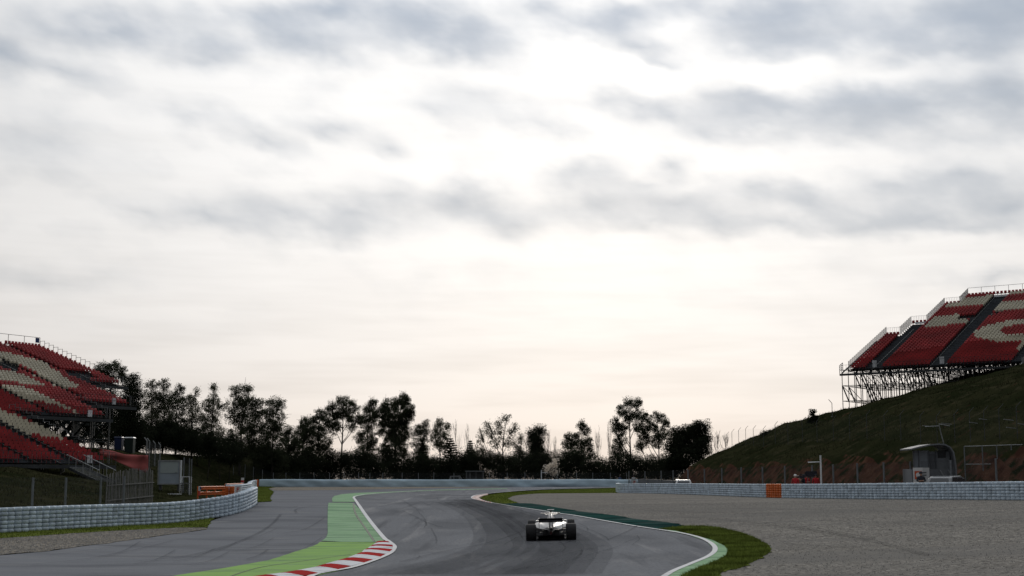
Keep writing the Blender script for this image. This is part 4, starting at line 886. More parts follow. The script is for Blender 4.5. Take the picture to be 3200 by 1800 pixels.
T('eucalyptus_tree','airy eucalyptus with a slender spire behind the left bank fence',218,664,[(668,1213,10,18),(665,1245,16,18),(690,1266,15,14),(650,1268,20,18),(668,1300,18,24),(640,1315,18,24),(664,1350,34,36)],'leaf_pale',.8)
T('eucalyptus_tree','broad tall eucalyptus with a pale trunk left of the tree line gap',220,758,[(733,1224,16,16),(762,1218,20,16),(780,1213,11,11),(745,1255,26,26),(772,1258,22,28),(735,1300,22,34),(768,1315,28,40),(752,1370,36,40)],'leaf',.8,bark='bark_pale',trunk_r=.2)
T('eucalyptus_tree','slim eucalyptus against the right flank of the broad tall one',221,800,[(800,1255,16,18),(806,1285,18,24),(802,1325,26,32),(810,1375,30,38),(812,1425,30,32)],'leaf',.85)
T('eucalyptus_tree','eucalyptus with rounded twin tops left of the gap in the tree line',222,858,[(852,1258,18,16),(874,1264,12,20),(838,1290,16,18),(862,1300,22,20),(848,1335,26,28),(870,1335,18,22),(852,1390,34,42),(862,1445,30,30)],'leaf',.9)
T('broadleaf_tree','small rounded tree at the low point of the tree line',232,903,[(905,1348,16,18),(893,1365,14,18),(912,1385,28,26),(900,1425,32,34)],'leaf',1.2)
T('broadleaf_tree','bushy tree climbing right from the low point of the tree line',234,948,[(955,1318,18,17),(940,1345,22,22),(962,1350,24,26),(948,1390,36,36),(950,1440,38,34)],'leaf',1.35)
T('eucalyptus_tree','rounded eucalyptus left of the twin domed centre left tree',236,1000,[(1003,1295,20,18),(984,1312,16,18),(1018,1318,14,18),(995,1345,26,24),(1008,1385,32,32),(1000,1435,36,36)],'leaf',1.2)
T('eucalyptus_tree','tall domed eucalyptus with a forked trunk showing sky beneath its crown',238,1072,[(1034,1272,14,20),(1072,1253,21,18),(1094,1262,14,16),(1040,1300,18,18),(1062,1290,22,24),(1092,1295,18,22),(1112,1276,10,12),(1044,1335,26,24),(1098,1325,16,18),(1118,1305,9,12)],'leaf',1.15,trunk_r=.2)
T('eucalyptus_tree','eucalyptus with a narrow leaning top left of the tallest centre tree',240,1150,[(1165,1258,15,15),(1150,1278,18,18),(1172,1290,12,18),(1130,1312,11,24),(1155,1320,24,26),(1142,1370,34,32),(1150,1425,38,38)],'leaf',1.2)
T('eucalyptus_tree','tallest dense eucalyptus left of the picture centre',241,1240,[(1258,1247,20,18),(1236,1258,16,20),(1272,1272,20,22),(1206,1266,16,18),(1196,1296,22,26),(1232,1298,26,30),(1268,1308,26,28),(1284,1290,10,14),(1210,1342,32,34),(1254,1350,32,36),(1230,1405,46,42)],'leaf',1.55,trunk_r=.22)
T('eucalyptus_tree','lower eucalyptus on the right shoulder of the tallest dense one',243,1318,[(1333,1325,10,13),(1314,1335,14,13),(1303,1352,14,18),(1325,1356,18,18),(1316,1390,28,26),(1312,1435,30,32)],'leaf',.95)
T('eucalyptus_tree','round topped airy eucalyptus above the spiky conifers',244,1378,[(1376,1322,17,17),(1396,1334,11,14),(1366,1345,18,16),(1390,1358,16,16),(1362,1378,20,22),(1382,1392,20,22)],'leaf_pale',.85)
conifer('small dark conifer under the lower eucalyptus left of centre',238,1322,1372,34,3)
conifer('largest dark conifer with spreading spiky boughs left of centre',236,1408,1364,62,4)
conifer('slim dark conifer nearest the roofed shelter',238,1470,1372,42,5)
bare_tree('leafless tree with thin upright twigs beside the largest conifer',250,1424,1306,26,seed=11)
bare_tree('leafless tree behind the slim conifer',252,1460,1328,20,seed=12)
T('eucalyptus_tree','sparse see-through eucalyptus with wide branches near the picture centre',246,1573,[(1582,1306,16,13),(1562,1322,18,16),(1527,1328,13,14),(1502,1358,11,20),(1530,1352,20,16),(1560,1350,20,18),(1598,1346,18,16),(1612,1330,8,10),(1548,1382,22,18),(1590,1380,20,18),(1500,1398,14,22)],'leaf_pale',.42,L_=.3,W_=.11)
T('broadleaf_tree','thin young tree right of the sparse see-through eucalyptus',246,1624,[(1628,1368,9,13),(1616,1390,14,14),(1622,1420,20,22),(1610,1450,24,24)],'leaf',.75)
T('broadleaf_tree','dense dark tree with a double rounded head right of centre',244,1672,[(1686,1350,15,17),(1663,1356,15,16),(1672,1382,26,24),(1678,1418,30,30),(1674,1456,36,28)],'leaf_dark',1.9,clump=.5)
bare_tree('leafless tree right of the dense double headed tree',252,1712,1342,24,seed=13)
bare_tree('low leafless tree above the white blossom shrub',253,1734,1368,22,seed=14)
T('eucalyptus_tree','stepped eucalyptus with a narrow top between the leafless trees',246,1814,[(1818,1324,13,13),(1826,1345,16,14),(1776,1364,14,12),(1798,1362,13,11),(1782,1388,22,18),(1812,1385,16,20),(1838,1385,16,22),(1800,1420,38,24),(1845,1420,16,20)],'leaf',1.25)
bare_tree('leafless poplar left of the tallest right hand eucalyptus',254,1866,1334,20,seed=15)
bare_tree('taller leafless poplar touching the tallest right hand eucalyptus',254,1901,1316,24,seed=16)
T('eucalyptus_tree','tallest eucalyptus right of centre with a ragged double top',242,1968,[(1968,1258,17,17),(1994,1262,13,18),(1944,1282,18,18),(1966,1300,20,22),(1994,1298,14,20),(1924,1318,14,16),(1946,1338,20,20),(1920,1342,12,10),(1938,1375,20,20),(1930,1415,24,24),(1988,1335,12,16)],'leaf',1.2,trunk_r=.2)
T('eucalyptus_tree','round headed eucalyptus just right of the tallest right hand one',240,2054,[(2020,1306,19,17),(2058,1303,20,15),(2078,1322,12,16),(2006,1338,16,20),(2040,1335,22,20),(2072,1352,16,20),(2014,1372,24,22),(2052,1375,20,24),(2000,1395,14,14)],'leaf',1.15)
T('pine_tree','dense dark rounded tree at the foot of the right bank',225,2140,[(2186,1333,24,20),(2150,1348,26,20),(2118,1352,20,18),(2198,1362,20,22),(2160,1382,44,30),(2108,1390,32,32),(2190,1402,28,30),(2140,1425,56,32),(2105,1455,40,30)],'leaf_dark',2.3,L_=.28,W_=.12,droop=0,clump=.5,trunk_r=.22)
T('blossom_shrub','pale blossoming shrub glowing below the leafless trees',226,1724,[(1728,1446,12,11),(1718,1460,12,12),(1732,1470,9,10)],'blossom',1.2,L_=.22,W_=.12,trunk_r=.05,cat='shrub')
# understorey
random.seed(5)
for i, px in enumerate(list(range(455, 870, 34))):
    py = np.interp(px, [440, 600, 760, 870], [1372, 1398, 1440, 1462]); Y = (208 if px < 760 else 226) + random.uniform(-3, 6)
    T('understorey_shrub','dark shrub in the undergrowth below the left eucalyptus trees',Y,px,[(px - 8,py - 40,22,26),(px + 10,py - 18,24,26),(px,py + 2,26,18)],'leaf_dark',1.35,group='shrubs under the left trees',trunk_r=.07,cat='shrub',clump=.5)
for i, px in enumerate(list(range(890, 2100, 40))):
    py = 1438 + random.uniform(-12, 14); Y = 232 + random.uniform(-4, 6)
    if 1730 < px < 1990: py += 8
    T('understorey_shrub','dark shrub in the undergrowth behind the far belt barrier',Y,px,[(px - 10,py,22,26),(px + 12,py + 12,24,26),(px - 4,py + 34,27,20),(px + 6,1486,28,13)],'leaf_dark',1.0,group='shrubs behind the far barrier',trunk_r=.07,cat='shrub',clump=.5)
for px, t, w_ in ((2238, 1352, 26), (2262, 1362, 30)): bare_tree('leafless bush behind the wire fence left of the right bank, ' + ('taller one' if px < 2250 else 'lower one'), 232, px, t, w_, seed=px)
T('hillside_bush','small round bush on the skyline of the right bank',200,2396,[(2394,1354,13,8),(2400,1360,12,8)],'leaf_dark',2,trunk_r=.05,cat='bush')
T('climbing_shrub','dark shrub smothering a leaning fence post on the right bank skyline',176,2541,[(2541,1292,6,14),(2544,1306,9,10),(2536,1312,8,8)],'leaf_dark',2.4,L_=.2,W_=.1,trunk_r=.04,cat='shrub',clump=.2)

# ------------------------------------------------------------------ grass blades (stuff)
def blades(name, label, pts, h, wd, material, lean=.4):
    rng = np.random.default_rng(3); P = np.asarray(pts); n = len(P); a = rng.uniform(0, 6.28, n); hh = h * rng.uniform(.5, 1.3, n)
    s = np.c_[np.cos(a), np.sin(a), np.zeros(n)] * (wd / 2); t = np.c_[rng.normal(size=(n, 2)) * (lean * hh)[:, None], hh]
    V = np.stack([P - s, P + s, P + t], 1).reshape(-1, 3); tag(obj(name, np_mesh(name, V, np.arange(3 * n).reshape(-1, 3), material)), label, 'grass', None, 'stuff')
def scatter(poly, n, hill=False, off=0.0):
    A = np.array(poly); out = []; lo, hi = A.min(0), A.max(0)
    while len(out) < n:
        q = RNG.uniform(lo, hi, (n * 2, 2)); m = inside(q[:, 0], q[:, 1], poly); out += list(q[m])
    q = np.array(out[:n]); return np.c_[q, ter(q[:, 0], q[:, 1], hill) + off]
blades('grass', 'short grass blades between the near right hand corner and the gravel', scatter(nearg_poly, 42000, off=.02), .09, .022, 'grass_blade')
blades('grass', 'short grass blades below the near tyre barrier', scatter(lg, 16000, off=.02), .10, .025, 'grass_blade')
blades('grass', 'grass blades in the patch past the end of the near barrier', scatter(patch_px, 9000, off=.02), .10, .03, 'grass_blade')
blades('grass', 'grass blades on the far grass island', scatter(isl, 16000, off=.02), .08, .03, 'grass_blade')
hillpoly = [(33, 70), (30, 100), (27, 125), (26, 160), (28, 205), (34, 240), (60, 230), (75, 190), (80, 150), (75, 100), (60, 70)]
hq = scatter(hillpoly, 52000, True, -.05); slope_ok = np.array(sdist(hq[:, 0], hq[:, 1], TOE_R)) > 3.4
hq = hq[slope_ok]; keep = wob(hq[:, 0], hq[:, 1], .5, 7) + wob(hq[:, 0], hq[:, 1], 1.3, 2) * .7 > RNG.uniform(-1.3, .9, len(hq))
blades('grass', 'rough dry grass tufts over the right bank', hq[keep], .28, .05, 'grass_dry', .5)
hillpl = [(-26, 62), (-26, 100), (-28, 120), (-36, 160), (-37, 200), (-36, 235), (-60, 235), (-62, 170), (-58, 120), (-60, 62)]
blades('grass', 'rough grass over the left bank', scatter(hillpl, 32000, True, -.04), .2, .045, 'grass_dry', .5)

# ------------------------------------------------------------------ loose stones on the gravel
def stones(name, label, pts, size):
    rng = np.random.default_rng(9); P = np.asarray(pts); n = len(P); s = size * rng.uniform(.5, 1.6, (n, 1)); a = rng.uniform(0, 6.28, n); V = []
    for k in range(3): V.append(P + np.c_[np.cos(a + k * 2.1), np.sin(a + k * 2.1), np.full(n, -.25)] * s * rng.uniform(.7, 1.2, (n, 1)))
    V.append(P + np.c_[rng.normal(size=(n, 2)) * .3, np.full(n, .75)] * s); V = np.stack(V, 1).reshape(-1, 3); b = np.arange(n)[:, None] * 4
    tag(obj(name, np_mesh(name, V, np.concatenate([b + np.array([0, 1, 3]), b + np.array([1, 2, 3]), b + np.array([2, 0, 3])]), 'stone')), label, 'gravel', None, 'stuff')
gq = scatter(gravp, 60000, off=.02); gq = gq[(gq[:, 1] < 95) & (np.abs(gq[:, 0] / gq[:, 1]) < .42) & (gq[:, 1] > 28)]
stones('gravel_stones', 'loose stones scattered over the gravel trap', gq, .018)
stones('gravel_stones', 'loose stones on the gravel strip below the near tyre barrier', scatter(lgr, 16000, off=.025), .022)

# ------------------------------------------------------------------ the racing car
def race_car():
    bx, by = pw(1721, 55.6); nx = (gz(bx + 1, by) - gz(bx - 1, by)) / 2; ny = (gz(bx, by + 3.6) - gz(bx, by)) / 3.6
    root = thing('race_car', 'white open wheel racing car driving away on the track', 'race car', (bx, by, gz(bx, by) + .016))
    root.rotation_euler = (math.atan(ny), -math.atan(max(nx, .02)), R(-1.8))
    def ring(y, w_, hs, ws, ht, zb=.10):
        h = [(0, ht), (ws * .6, ht - .01), (ws, ht - .07), (ws * 1.25, (ht + hs) / 2), (ws * 1.7 + .02, hs + .035), (w_ * .62, hs + .02), (w_ * .88, hs - .02), (w_, hs - .11), (w_ * 1.0, (hs + zb) / 2 - .02), (w_ * .9, zb + .03), (w_ * .5, zb)]
        return [(x, y, z) for x, z in h] + [(-x, y, z) for x, z in h[::-1][:-1]]
    st = [(-.12, .12, .47, .05, .50, .43), (.25, .26, .50, .06, .58, .42), (.6, .44, .54, .07, .72, .41), (1.0, .58, .59, .075, .84, .38), (1.45, .67, .62, .085, .95, .33), (1.9, .71, .64, .10, 1.0, .28), (2.3, .71, .62, .11, 1.01, .24)]
    m = MB(); m.loft([ring(*q) for q in st]); m.build('engine_cover', 'car_white', root, True)
    m = MB(); m.loft([[(-q[1] * .92, q[0], .07), (q[1] * .92, q[0], .07), (q[1] * .98, q[0], q[5] + .02), (-q[1] * .98, q[0], q[5] + .02)] for q in [(-.05, .34, 0, 0, 0, .40)] + st[1:]]); m.build('underbody_and_shade', 'carbon', root)  # black loft stands for the carbon underside and the shadow around it
    m = MB(); m.loft([ring(2.28, .66, .58, .13, .70, .1), ring(2.7, .48, .58, .2, .62, .12), ring(3.2, .34, .55, .18, .60, .14), ring(3.9, .24, .48, .12, .52, .2), ring(4.6, .13, .34, .08, .37, .22), ring(4.85, .10, .30, .06, .32, .24)])
    m.build('nose', 'car_white', root, True)
    m = MB(); m.add([(0, .15, .56), (0, .15, 1.02), (0, 1.2, 1.05), (0, 1.95, 1.0), (0, 1.2, .8)], [(0, 1, 2, 3, 4)]); m2 = MB()
    for sx in (-.012, .012): m2.add([(sx, .15, .50), (sx, .2, 1.0), (sx, 1.2, 1.045), (sx, 1.95, 1.0), (sx, 1.2, .8)], [(0, 1, 2, 3, 4)])
    m2.add([(-.012, .15, .5), (.012, .15, .5), (.012, .2, 1.0), (-.012, .2, 1.0)], [(0, 1, 2, 3)]); m2.add([(-.012, .2, 1.0), (.012, .2, 1.0), (.012, 1.2, 1.045), (-.012, 1.2, 1.045)], [(0, 1, 2, 3)]); m2.build('shark_fin', 'car_grey', root)
    m = MB(); m.box((0, .45, 1.055), (.77, .13, .02)); m.box((0, .45, 1.02), (.03, .1, .06)); m.build('t_wing', 'carbon', root)
    m = MB(); m.tube([(0, 2.28, 1.0), (0, 2.28, 1.10)], .035, 6); m.build('camera_stalk', 'carbon', root)
    m = MB(); m.loft([[(x, 2.28 + a, 1.125 + b) for a, b in ((-.09, 0), (-.03, .022), (.07, .012), (.09, 0), (.05, -.018), (-.05, -.018))] for x in (-.14, -.05, .05, .14)]); m.build('camera_pod', 'car_white', root)
    for s in (-1, 1):
        m = MB(); m.box((s * .175, 2.15, .935), (.15, .1, .035)); m.build('winglet', 'car_white', root)
        m = MB(); m.box((s * .56, 2.95, .64), (.17, .08, .06)); m.tube([(s * .35, 2.9, .56), (s * .50, 2.95, .63)], .012, 5); m.build('mirror', 'car_white', root)
        m = MB(); m.loft([[(s * (.78 + .05 * math.sin(t * 3)), 2.35 + t * .75, z) for z in (.10, .34, .52 - .1 * t)] for t in (0, .33, .66, 1)], cap=False, closed=False); m.build('turning_vane', 'car_white', root)
    m = MB(); m.loft([[(-w_, y, z0), (w_, y, z0), (w_, y, z0 + .03), (-w_, y, z0 + .03)] for y, w_, z0 in ((.0, .52, .06), (.5, .68, .045), (1.2, .78, .04), (2.6, .78, .04), (3.2, .4, .05))]); m.build('floor', 'carbon', root)
    m = MB(); m.loft([[(-.52, y, z), (.52, y, z), (.52, y, z + .02), (-.52, y, z + .02)] for y, z in ((.3, .07), (0, .10), (-.32, .22))])
    for x in (-.5, -.25, -.1, .1, .25, .5): m.add([(x, .3, .05), (x, -.32, .06), (x, -.32, .23), (x, 0, .11)], [(0, 1, 2, 3)])
    m.build('diffuser', 'carbon', root)
    m = MB(); m.loft([[(-w_, y, z - h), (w_, y, z - h), (w_, y, z + h), (-w_, y, z + h)] for y, w_, z, h in ((.5, .22, .3, .14), (0, .17, .31, .12), (-.45, .08, .34, .06), (-.62, .05, .35, .05))]); m.lathe([(.06, -.3), (.07, -.2), (.07, .1)], 10, 'Y', (0, 0, .47)); m.build('gearbox', 'carbon', root)
    wing = MB()
    def foil(y0, z0, ch, angd, th): 
        a = R(angd); pr = [(0, 0), (.25, th), (.6, th * .7), (1, 0), (.6, -th * .3), (.25, -th * .4)]
        return [[(x, y0 - (t * ch) * math.cos(a) + q * ch * math.sin(a) * 0, z0 + t * ch * math.sin(a) + q * ch) for t, q in pr] for x in (-.465, 0, .465)]
    wing.loft(foil(.12, .705, .34, 14, .10)); wing.loft(foil(-.20, .785, .16, 42, .08)); rw = wing.build('rear_wing', 'carbon', root)
    for s in (-1, 1):
        m = MB(); m.loft([[(s * .468 + d, y, z) for y, z in ((.22, .88), (-.36, .89), (-.40, .70), (-.33, .42), (-.05, .36), (.10, .55), (.22, .70))] for d in (-.008, .008)]); m.build('endplate', 'carbon', rw)
        m = MB(); m.tube([(s * .06, .05, .48), (s * .06, -.02, .71)], .018, 5); m.build('wing_pylon', 'carbon', rw)
    m = MB(); m.box((0, -.375, .80), (.93, .006, .008)); m.build('gurney_strip', 'car_grey', rw)
    m = MB(); m.box((0, -.64, .33), (.07, .02, .10)); m.build('rain_light', mat('dark_red', (.03, .004, .004), .4), root)
    m = MB(); m.loft([[(x, y, z + .05 * abs(x) ** 2) for y, z in ((4.55, .10), (4.95, .08), (5.1, .085), (4.9, .12))] for x in (-.9, -.5, -.15, .15, .5, .9)]); m.build('front_wing', 'carbon', root)
    def wheel(x, y, wd, r):
        m = MB(); h = wd / 2; m.lathe([(r * .62, -h * .94), (r * .82, -h), (r * .95, -h * .93), (r * .99, -h * .72), (r, -h * .4), (r, h * .4), (r * .99, h * .72), (r * .95, h * .93), (r * .82, h), (r * .62, h * .94)], 40, 'X'); ty = m.build('wheel', 'rubber', root, True, (x, y, r - .004))
        m = MB(); m.lathe([(.03, -h * .8), (.19, -h * .7), (r * .62, -h * .95), (r * .62, h * .95), (.19, h * .7), (.03, h * .8)], 24, 'X'); m.build('rim', 'rim', ty, True); return ty
    wheel(-.7975, 0, .405, .335); wheel(.7975, 0, .405, .335); wheel(-.835, 3.6, .305, .335); wheel(.835, 3.6, .305, .335)
    for s in (-1, 1):
        for a, b in (((.14, .25, .42), (.62, .02, .46)), ((.14, -.1, .42), (.62, 0, .46)), ((.14, .35, .2), (.62, .05, .2)), ((.14, -.1, .2), (.62, -.02, .2)), ((.14, .15, .5), (.62, .06, .3))):
            m = MB(); m.tube([(s * a[0], a[1], a[2]), (s * b[0], b[1], b[2])], .018, 5, squash=.6); m.build('suspension_arm', 'carbon', root)
        for a, b in (((.2, 3.2, .5), (.68, 3.58, .5)), ((.15, 3.9, .47), (.68, 3.62, .5)), ((.2, 3.2, .25), (.68, 3.58, .2)), ((.15, 3.9, .25), (.68, 3.62, .2))):
            m = MB(); m.tube([(s * a[0], a[1], a[2]), (s * b[0], b[1], b[2])], .016, 5, squash=.6); m.build('suspension_arm', 'carbon', root)
        m = MB(); m.box((s * .40, -.12, .335), (.10, .06, .022)); m.build('brake_winglet', 'car_white', root)
        m = MB(); m.box((s * .52, -.16, .14), (.03, .03, .03)); m.build('jack_hook', 'car_white', root)
race_car()

# ------------------------------------------------------------------ orange guard rails, boards
def guard_rail(label, a, b, h, ends):
    (ax, ay), (bx, by) = pw(*a), pw(*b); root = thing('guard_rail', label, 'guard rail', (ax, ay, gz(ax, ay))); o = np.array(root.location); A = np.array([0, 0, 0.0]); B = np.array([bx, by, gz(bx, by)]) - o
    d = (B - A) / np.linalg.norm(B - A); nrm = np.array([d[1], -d[0], 0])
    for z in h:
        m = MB(); pr = [(0, -.15), (.07, -.11), (.07, -.05), (0, 0), (.07, .05), (.07, .11), (0, .15)]
        m.loft([[P + nrm * q + (0, 0, z + t) for q, t in pr] + [P + nrm * (q - .012) + (0, 0, z + t) for q, t in pr[::-1]] for P in (A, (A + B) / 2, B)]); m.build('beam', 'orange_paint', root)
    for t in (0.02, .35, .67, .97):
        P = A + (B - A) * t; m = MB(); m.box(P - nrm * .07 + (0, 0, h[-1] / 2), (.1, .1, h[-1] + .3), math.atan2(d[1], d[0])); m.build('post', 'orange_paint', root)
    if ends:
        m = MB(); m.box(A + nrm * .1 + (0, 0, h[-1] - .02), (.34, .03, .36), math.atan2(d[1], d[0])); bd = m.build('marker_plate', 'sign_white', root)
        m = MB(); m.lathe([(.12, 0), (.12, .012)], 14, 'Y', tuple(A + nrm * .13 + (0, 0, h[-1]))); m.build('blue_disc', 'sign_blue', bd)
        m = MB(); m.box(A + nrm * .1 + (0, 0, h[-1] - .40), (.34, .03, .34), math.atan2(d[1], d[0])); m.build('red_plate', 'sign_red', root)
guard_rail('orange steel guard rail nearest the camera on the left, with a marker plate', (630, 112), (711, 117), (.42, .86), True)
guard_rail('smaller orange steel guard rail farther back on the left', (713, 162), (766, 170), (.35, .78), True)
def tyre_bundle(label, px, Y, cols):
    x, y = pw(px, Y); root = thing('tyre_bundle', label, 'tyre stack', (x, y, gz(x, y)))
    for c in range(cols):
        for k in range(6): t = obj('tyre', TYRE_ME['orange_paint'], root, (c * .47, c * .12, k * .16)); t.scale = (1.05, 1.05, .86)
tyre_bundle('orange painted tyre stack at the end of the near guard rail', 716, 117.5, 2)
def f_board(label, px, Y, zc, w_, h_, pole):
    x, y = pw(px, Y); g = gz(x, y); root = thing('marker_board', label, 'sign', (x, y, g)); z = zc - g
    m = MB(); m.box((0, 0, z), (w_, .03, h_)); bd = m.build('board', 'sign_white', root)
    m = MB(); fw = w_ * .5; fh = h_ * .72; t = w_ * .15; yy = -.022
    m.box((-fw / 2 + t / 2, yy, z), (t, .01, fh)); m.box((t / 2, yy, z + fh / 2 - t / 2), (fw - t, .01, t)); m.box((t / 2 - fw * .1, yy, z + .02), (fw * .8 - t, .01, t)); m.build('letter_f', 'sign_red', bd)
    for s in (-.3, .3): m = MB(); m.tube([(s * w_, .03, 0), (s * w_, .03, z)], .025, 5); m.build('leg', 'post_grey', root)
f_board('white board with a red letter F between the two left tyre barriers', 753, 104, CAMH - (1530 - YH) / F * 104, .42, .48, 1)
f_board('white board with a red letter F behind the far end of the right barrier', 1979, 174, CAMH - (1507 - YH) / F * 174, .5, .5, 1)
def striped_cone():
    x, y = pw(766, 176); root = thing('striped_marker', 'tiny red and white striped marker post by the far guard rail', 'marker', (x, y, gz(x, y)))
    for k in range(5): m = MB(); m.box((0, 0, .2 + .3 * k), (.36, .12, .3)); m.build('band', 'sign_red' if k % 2 else 'sign_white', root)
striped_cone()

# ------------------------------------------------------------------ huts and structures
def container():
    x, y = pw(538, 126); g = gz(x, y); zt, zb = CAMH - (1439 - YH) / F * 126, CAMH - (1514 - YH) / F * 126; root = thing('site_cabin', 'white boxy site cabin on legs at the foot of the left bank', 'cabin', (x, y, g)); z = (zt + zb) / 2 - g; h = zt - zb
    m = MB(); m.box((0, .4, z), (1.94, .8, h)); m.build('wall', 'container', root)
    m = MB()
    for c, s in (((0, -.03, z + h / 2 - .06), (2.04, .08, .12)), ((-.97, -.03, z), (.10, .08, h - .24)), ((.97, -.03, z), (.10, .08, h - .24)), ((0, -.03, z - h / 2 + .05), (2.04, .08, .10))): m.box(c, s)
    m.build('frame', 'galv', root)
    m = MB(); m.box((0, -.015, z + h * .2), (1.6, .03, h * .46)); m.build('door_panel', mat('frosted', (.27, .31, .31), .5), root)
    m = MB(); m.box((.62, -.04, z - .02), (.2, .03, .03)); m.build('handle', 'post_grey', root)
    for sx in (-.85, .85):
        for sy in (.1, .7): m = MB(); m.box((sx, sy, (zb - g) / 2), (.12, .12, zb - g)); m.build('leg', 'steel_dark', root)
    x, y = pw(588, 124); g2 = gz(x, y); r2 = thing('step_frame', 'small tubular step frame beside the white site cabin', 'steps', (x, y, g2)); zt = CAMH - (1490 - YH) / F * 124 - g2
    for sx in (-.42, .42):
        for sy in (0, .7): m = MB(); m.tube([(sx, sy, 0), (sx, sy, zt)], .03, 5); m.build('post', 'white_metal', r2)
    for k in range(1, 6): m = MB(); m.box((0, .05, zt * .62 * k / 6), (.8, .2, .04)); m.build('tread', 'steel_dark', r2)
    for zz in (zt, zt * .62): m = MB(); m.bar((-.45, 0, zz), (.45, 0, zz), .05); m.build('rail', 'white_metal', r2)
    m = MB(); m.box((0, .35, zt * .62 + .03), (.9, .8, .05)); m.build('platform', 'steel_dark', r2)
    x, y = pw(556, 117); r3 = thing('fallen_panel', 'pale panel lying on the grass below the white site cabin', 'panel', (x, y, gz(x, y))); m = MB(); m.box((0, 0, .06), (1.1, .5, .05), R(-20)); m.build('sheet', 'white_metal', r3); m = MB(); m.box((0, 0, .1), (1.0, .05, .04), R(-20)); m.build('batten', 'post_grey', r3)
container()
fence('single mesh gate leaf beside the white site cabin', [pw(583, 131), pw(600, 132), pw(607, 133)], 3.3, 'netting', None, .05, 'post_grey', name='mesh_gate', cat='gate')
def tarp():
    root = thing('tarpaulin', 'faded red tarpaulin hung below the left grandstand scaffold', 'tarpaulin', (*pw(430, 146), gz(*pw(430, 146)))); o = np.array(root.location); rings = []
    top = [(310,1402),(350,1408),(390,1420),(420,1421),(463,1423)]; bot = [(310,1420),(350,1436),(390,1453),(420,1468),(463,1480)]
    for i in range(15):
        px = 310 + i * 10.95; a = np.interp(px, *zip(*top)); b = np.interp(px, *zip(*bot)); Y = 143 + i * .25; col = []
        for k in range(9): t = k / 8; col.append(at(px, a + (b - a) * t, Y + .18 * math.sin(i * .9 + t * 3) + .1 * math.sin(t * 7 + i * .4)) - o)
        rings.append(col)
    m = MB(); m.loft(rings, cap=False, closed=False); me = m.build('sheet', 'tarp', root, True); sm = me.modifiers.new('thick', 'SOLIDIFY'); sm.thickness = .015
    for i in (0, 7, 14):
        m = MB(); p = rings[i][0]; q = rings[i][-1]; gzz = gz(p[0] + o[0], p[1] + o[1]) - o[2]; m.tube([(p[0], p[1] + .25, gzz), (p[0], p[1] + .25, p[2])], .03, 5); m.build('pole', 'scaffold', root)
tarp()
def toilet(label, px, top, w_, col, roof):
    Y = 176; x, y = pw(px, Y); g = gz(x, y); root = thing('portable_toilet', label, 'toilet', (x, y, g)); h = CAMH - (top - YH) / F * Y - g
    m = MB(); m.box((0, 0, h * .47), (w_, 1.1, h * .94)); m.build('wall', col, root); m = MB(); m.box((0, 0, h * .97), (w_ + .12, 1.2, h * .06), taper=.85); m.build('roof', roof, root); m = MB(); m.box((0, -.565, h * .45), (w_ * .7, .03, h * .8)); m.build('door', col, root)
toilet('blue portable toilet on the left bank behind the scaffold', 379, 1367, .9, 'toilet_blue', 'toilet_blue'); toilet('dark green portable toilet with a pale roof on the left bank', 413, 1368, 1.1, 'toilet_green', 'white_metal')
def shelter():
    Y = 224; x, y = pw(1485, Y); g = gz(x, y); root = thing('marshal_shelter', 'open shelter with a flat roof behind the far belt barrier', 'shelter', (x, y, g)); zt = CAMH - (1473 - YH) / F * Y - g
    m = MB(); m.box((0, 0, zt), (3.1, 1.8, .14)); m.build('roof', 'post_grey', root)
    for sx in (-1.35, .2, 1.35): m = MB(); m.box((sx, -.7, zt / 2), (.12, .12, zt)); m.build('post', 'post_grey', root)
    m = MB(); m.box((0, .8, zt * .5), (2.8, .06, zt * .95)); m.build('back_wall', 'hut_dark', root); m = MB(); m.box((-.6, -.72, zt * .3), (1.4, .05, zt * .55)); m.build('counter', 'hut_dark', root)
shelter()
def van():
    Y = 226; x, y = pw(1428, Y); root = thing('parked_van', 'small white vehicle half hidden behind the far belt barrier', 'van', (x, y, gz(x, y)))
    m = MB(); prof = [(-1.2, .35), (-1.2, 1.1), (-1.0, 1.75), (.55, 1.8), (.95, 1.2), (1.25, 1.1), (1.3, .35)]; m.loft([[(a, d, b) for a, b in prof] for d in (-.8, .8)]); m.build('body', 'body_paint_silver', root)
    for sx in (-.75, .8):
        for sy in (-.75, .75): m = MB(); m.lathe([(.1, -.1), (.3, -.1), (.3, .1), (.1, .1)], 14, 'Y', (sx, sy, .3)); m.build('wheel', 'rubber', root, True)
    m = MB(); m.box((-.2, -.81, 1.42), (1.2, .03, .4)); m.build('window', 'glass', root)
van()
def pole(label, px, Y, top, arm, r=.07, m_='white_metal', name='camera_pole', bottom=None):
    x, y = pw(px, Y); g = gz(x, y); root = thing(name, label, 'pole', (x, y, g)); h = CAMH - (top - YH) / F * Y - g
    m = MB(); m.tube([(0, 0, 0), (0, 0, h)], r, 8); m.build('mast', m_, root)
    m = MB(); m.tube([(0, 0, h * arm[2]), (arm[0], 0, h * arm[2] + arm[1])], r * .55, 6); m.build('arm', m_, root)
pole('white pole with a short arm behind the right tyre barrier', 2557, 109, 1424, (-1.0, -.03, .84))
pole('white pole with a short arm behind the far belt barrier', 1691, 217, 1469, (.9, -.02, .84), .06)
def leaning_pole():
    x, y = on_hill([(2952, 1392)])[0]; g = gz(x, y); root = thing('flag_pole', 'thin leaning pole with two pale cross arms above the marshal hut', 'pole', (x, y, g)); k = y / F
    m = MB(); m.tube([(0, 0, -.2), (-15 * k, 0, 62 * k)], .05, 5); m.build('mast', 'galv', root)
    for a, b in (((-15, 60), (-58, 58)), ((-15, 66), (18, 60))): m = MB(); m.tube([(a[0] * k, 0, a[1] * k), (b[0] * k, 0, b[1] * k)], .04, 5); m.build('arm', 'galv', root)
leaning_pole()
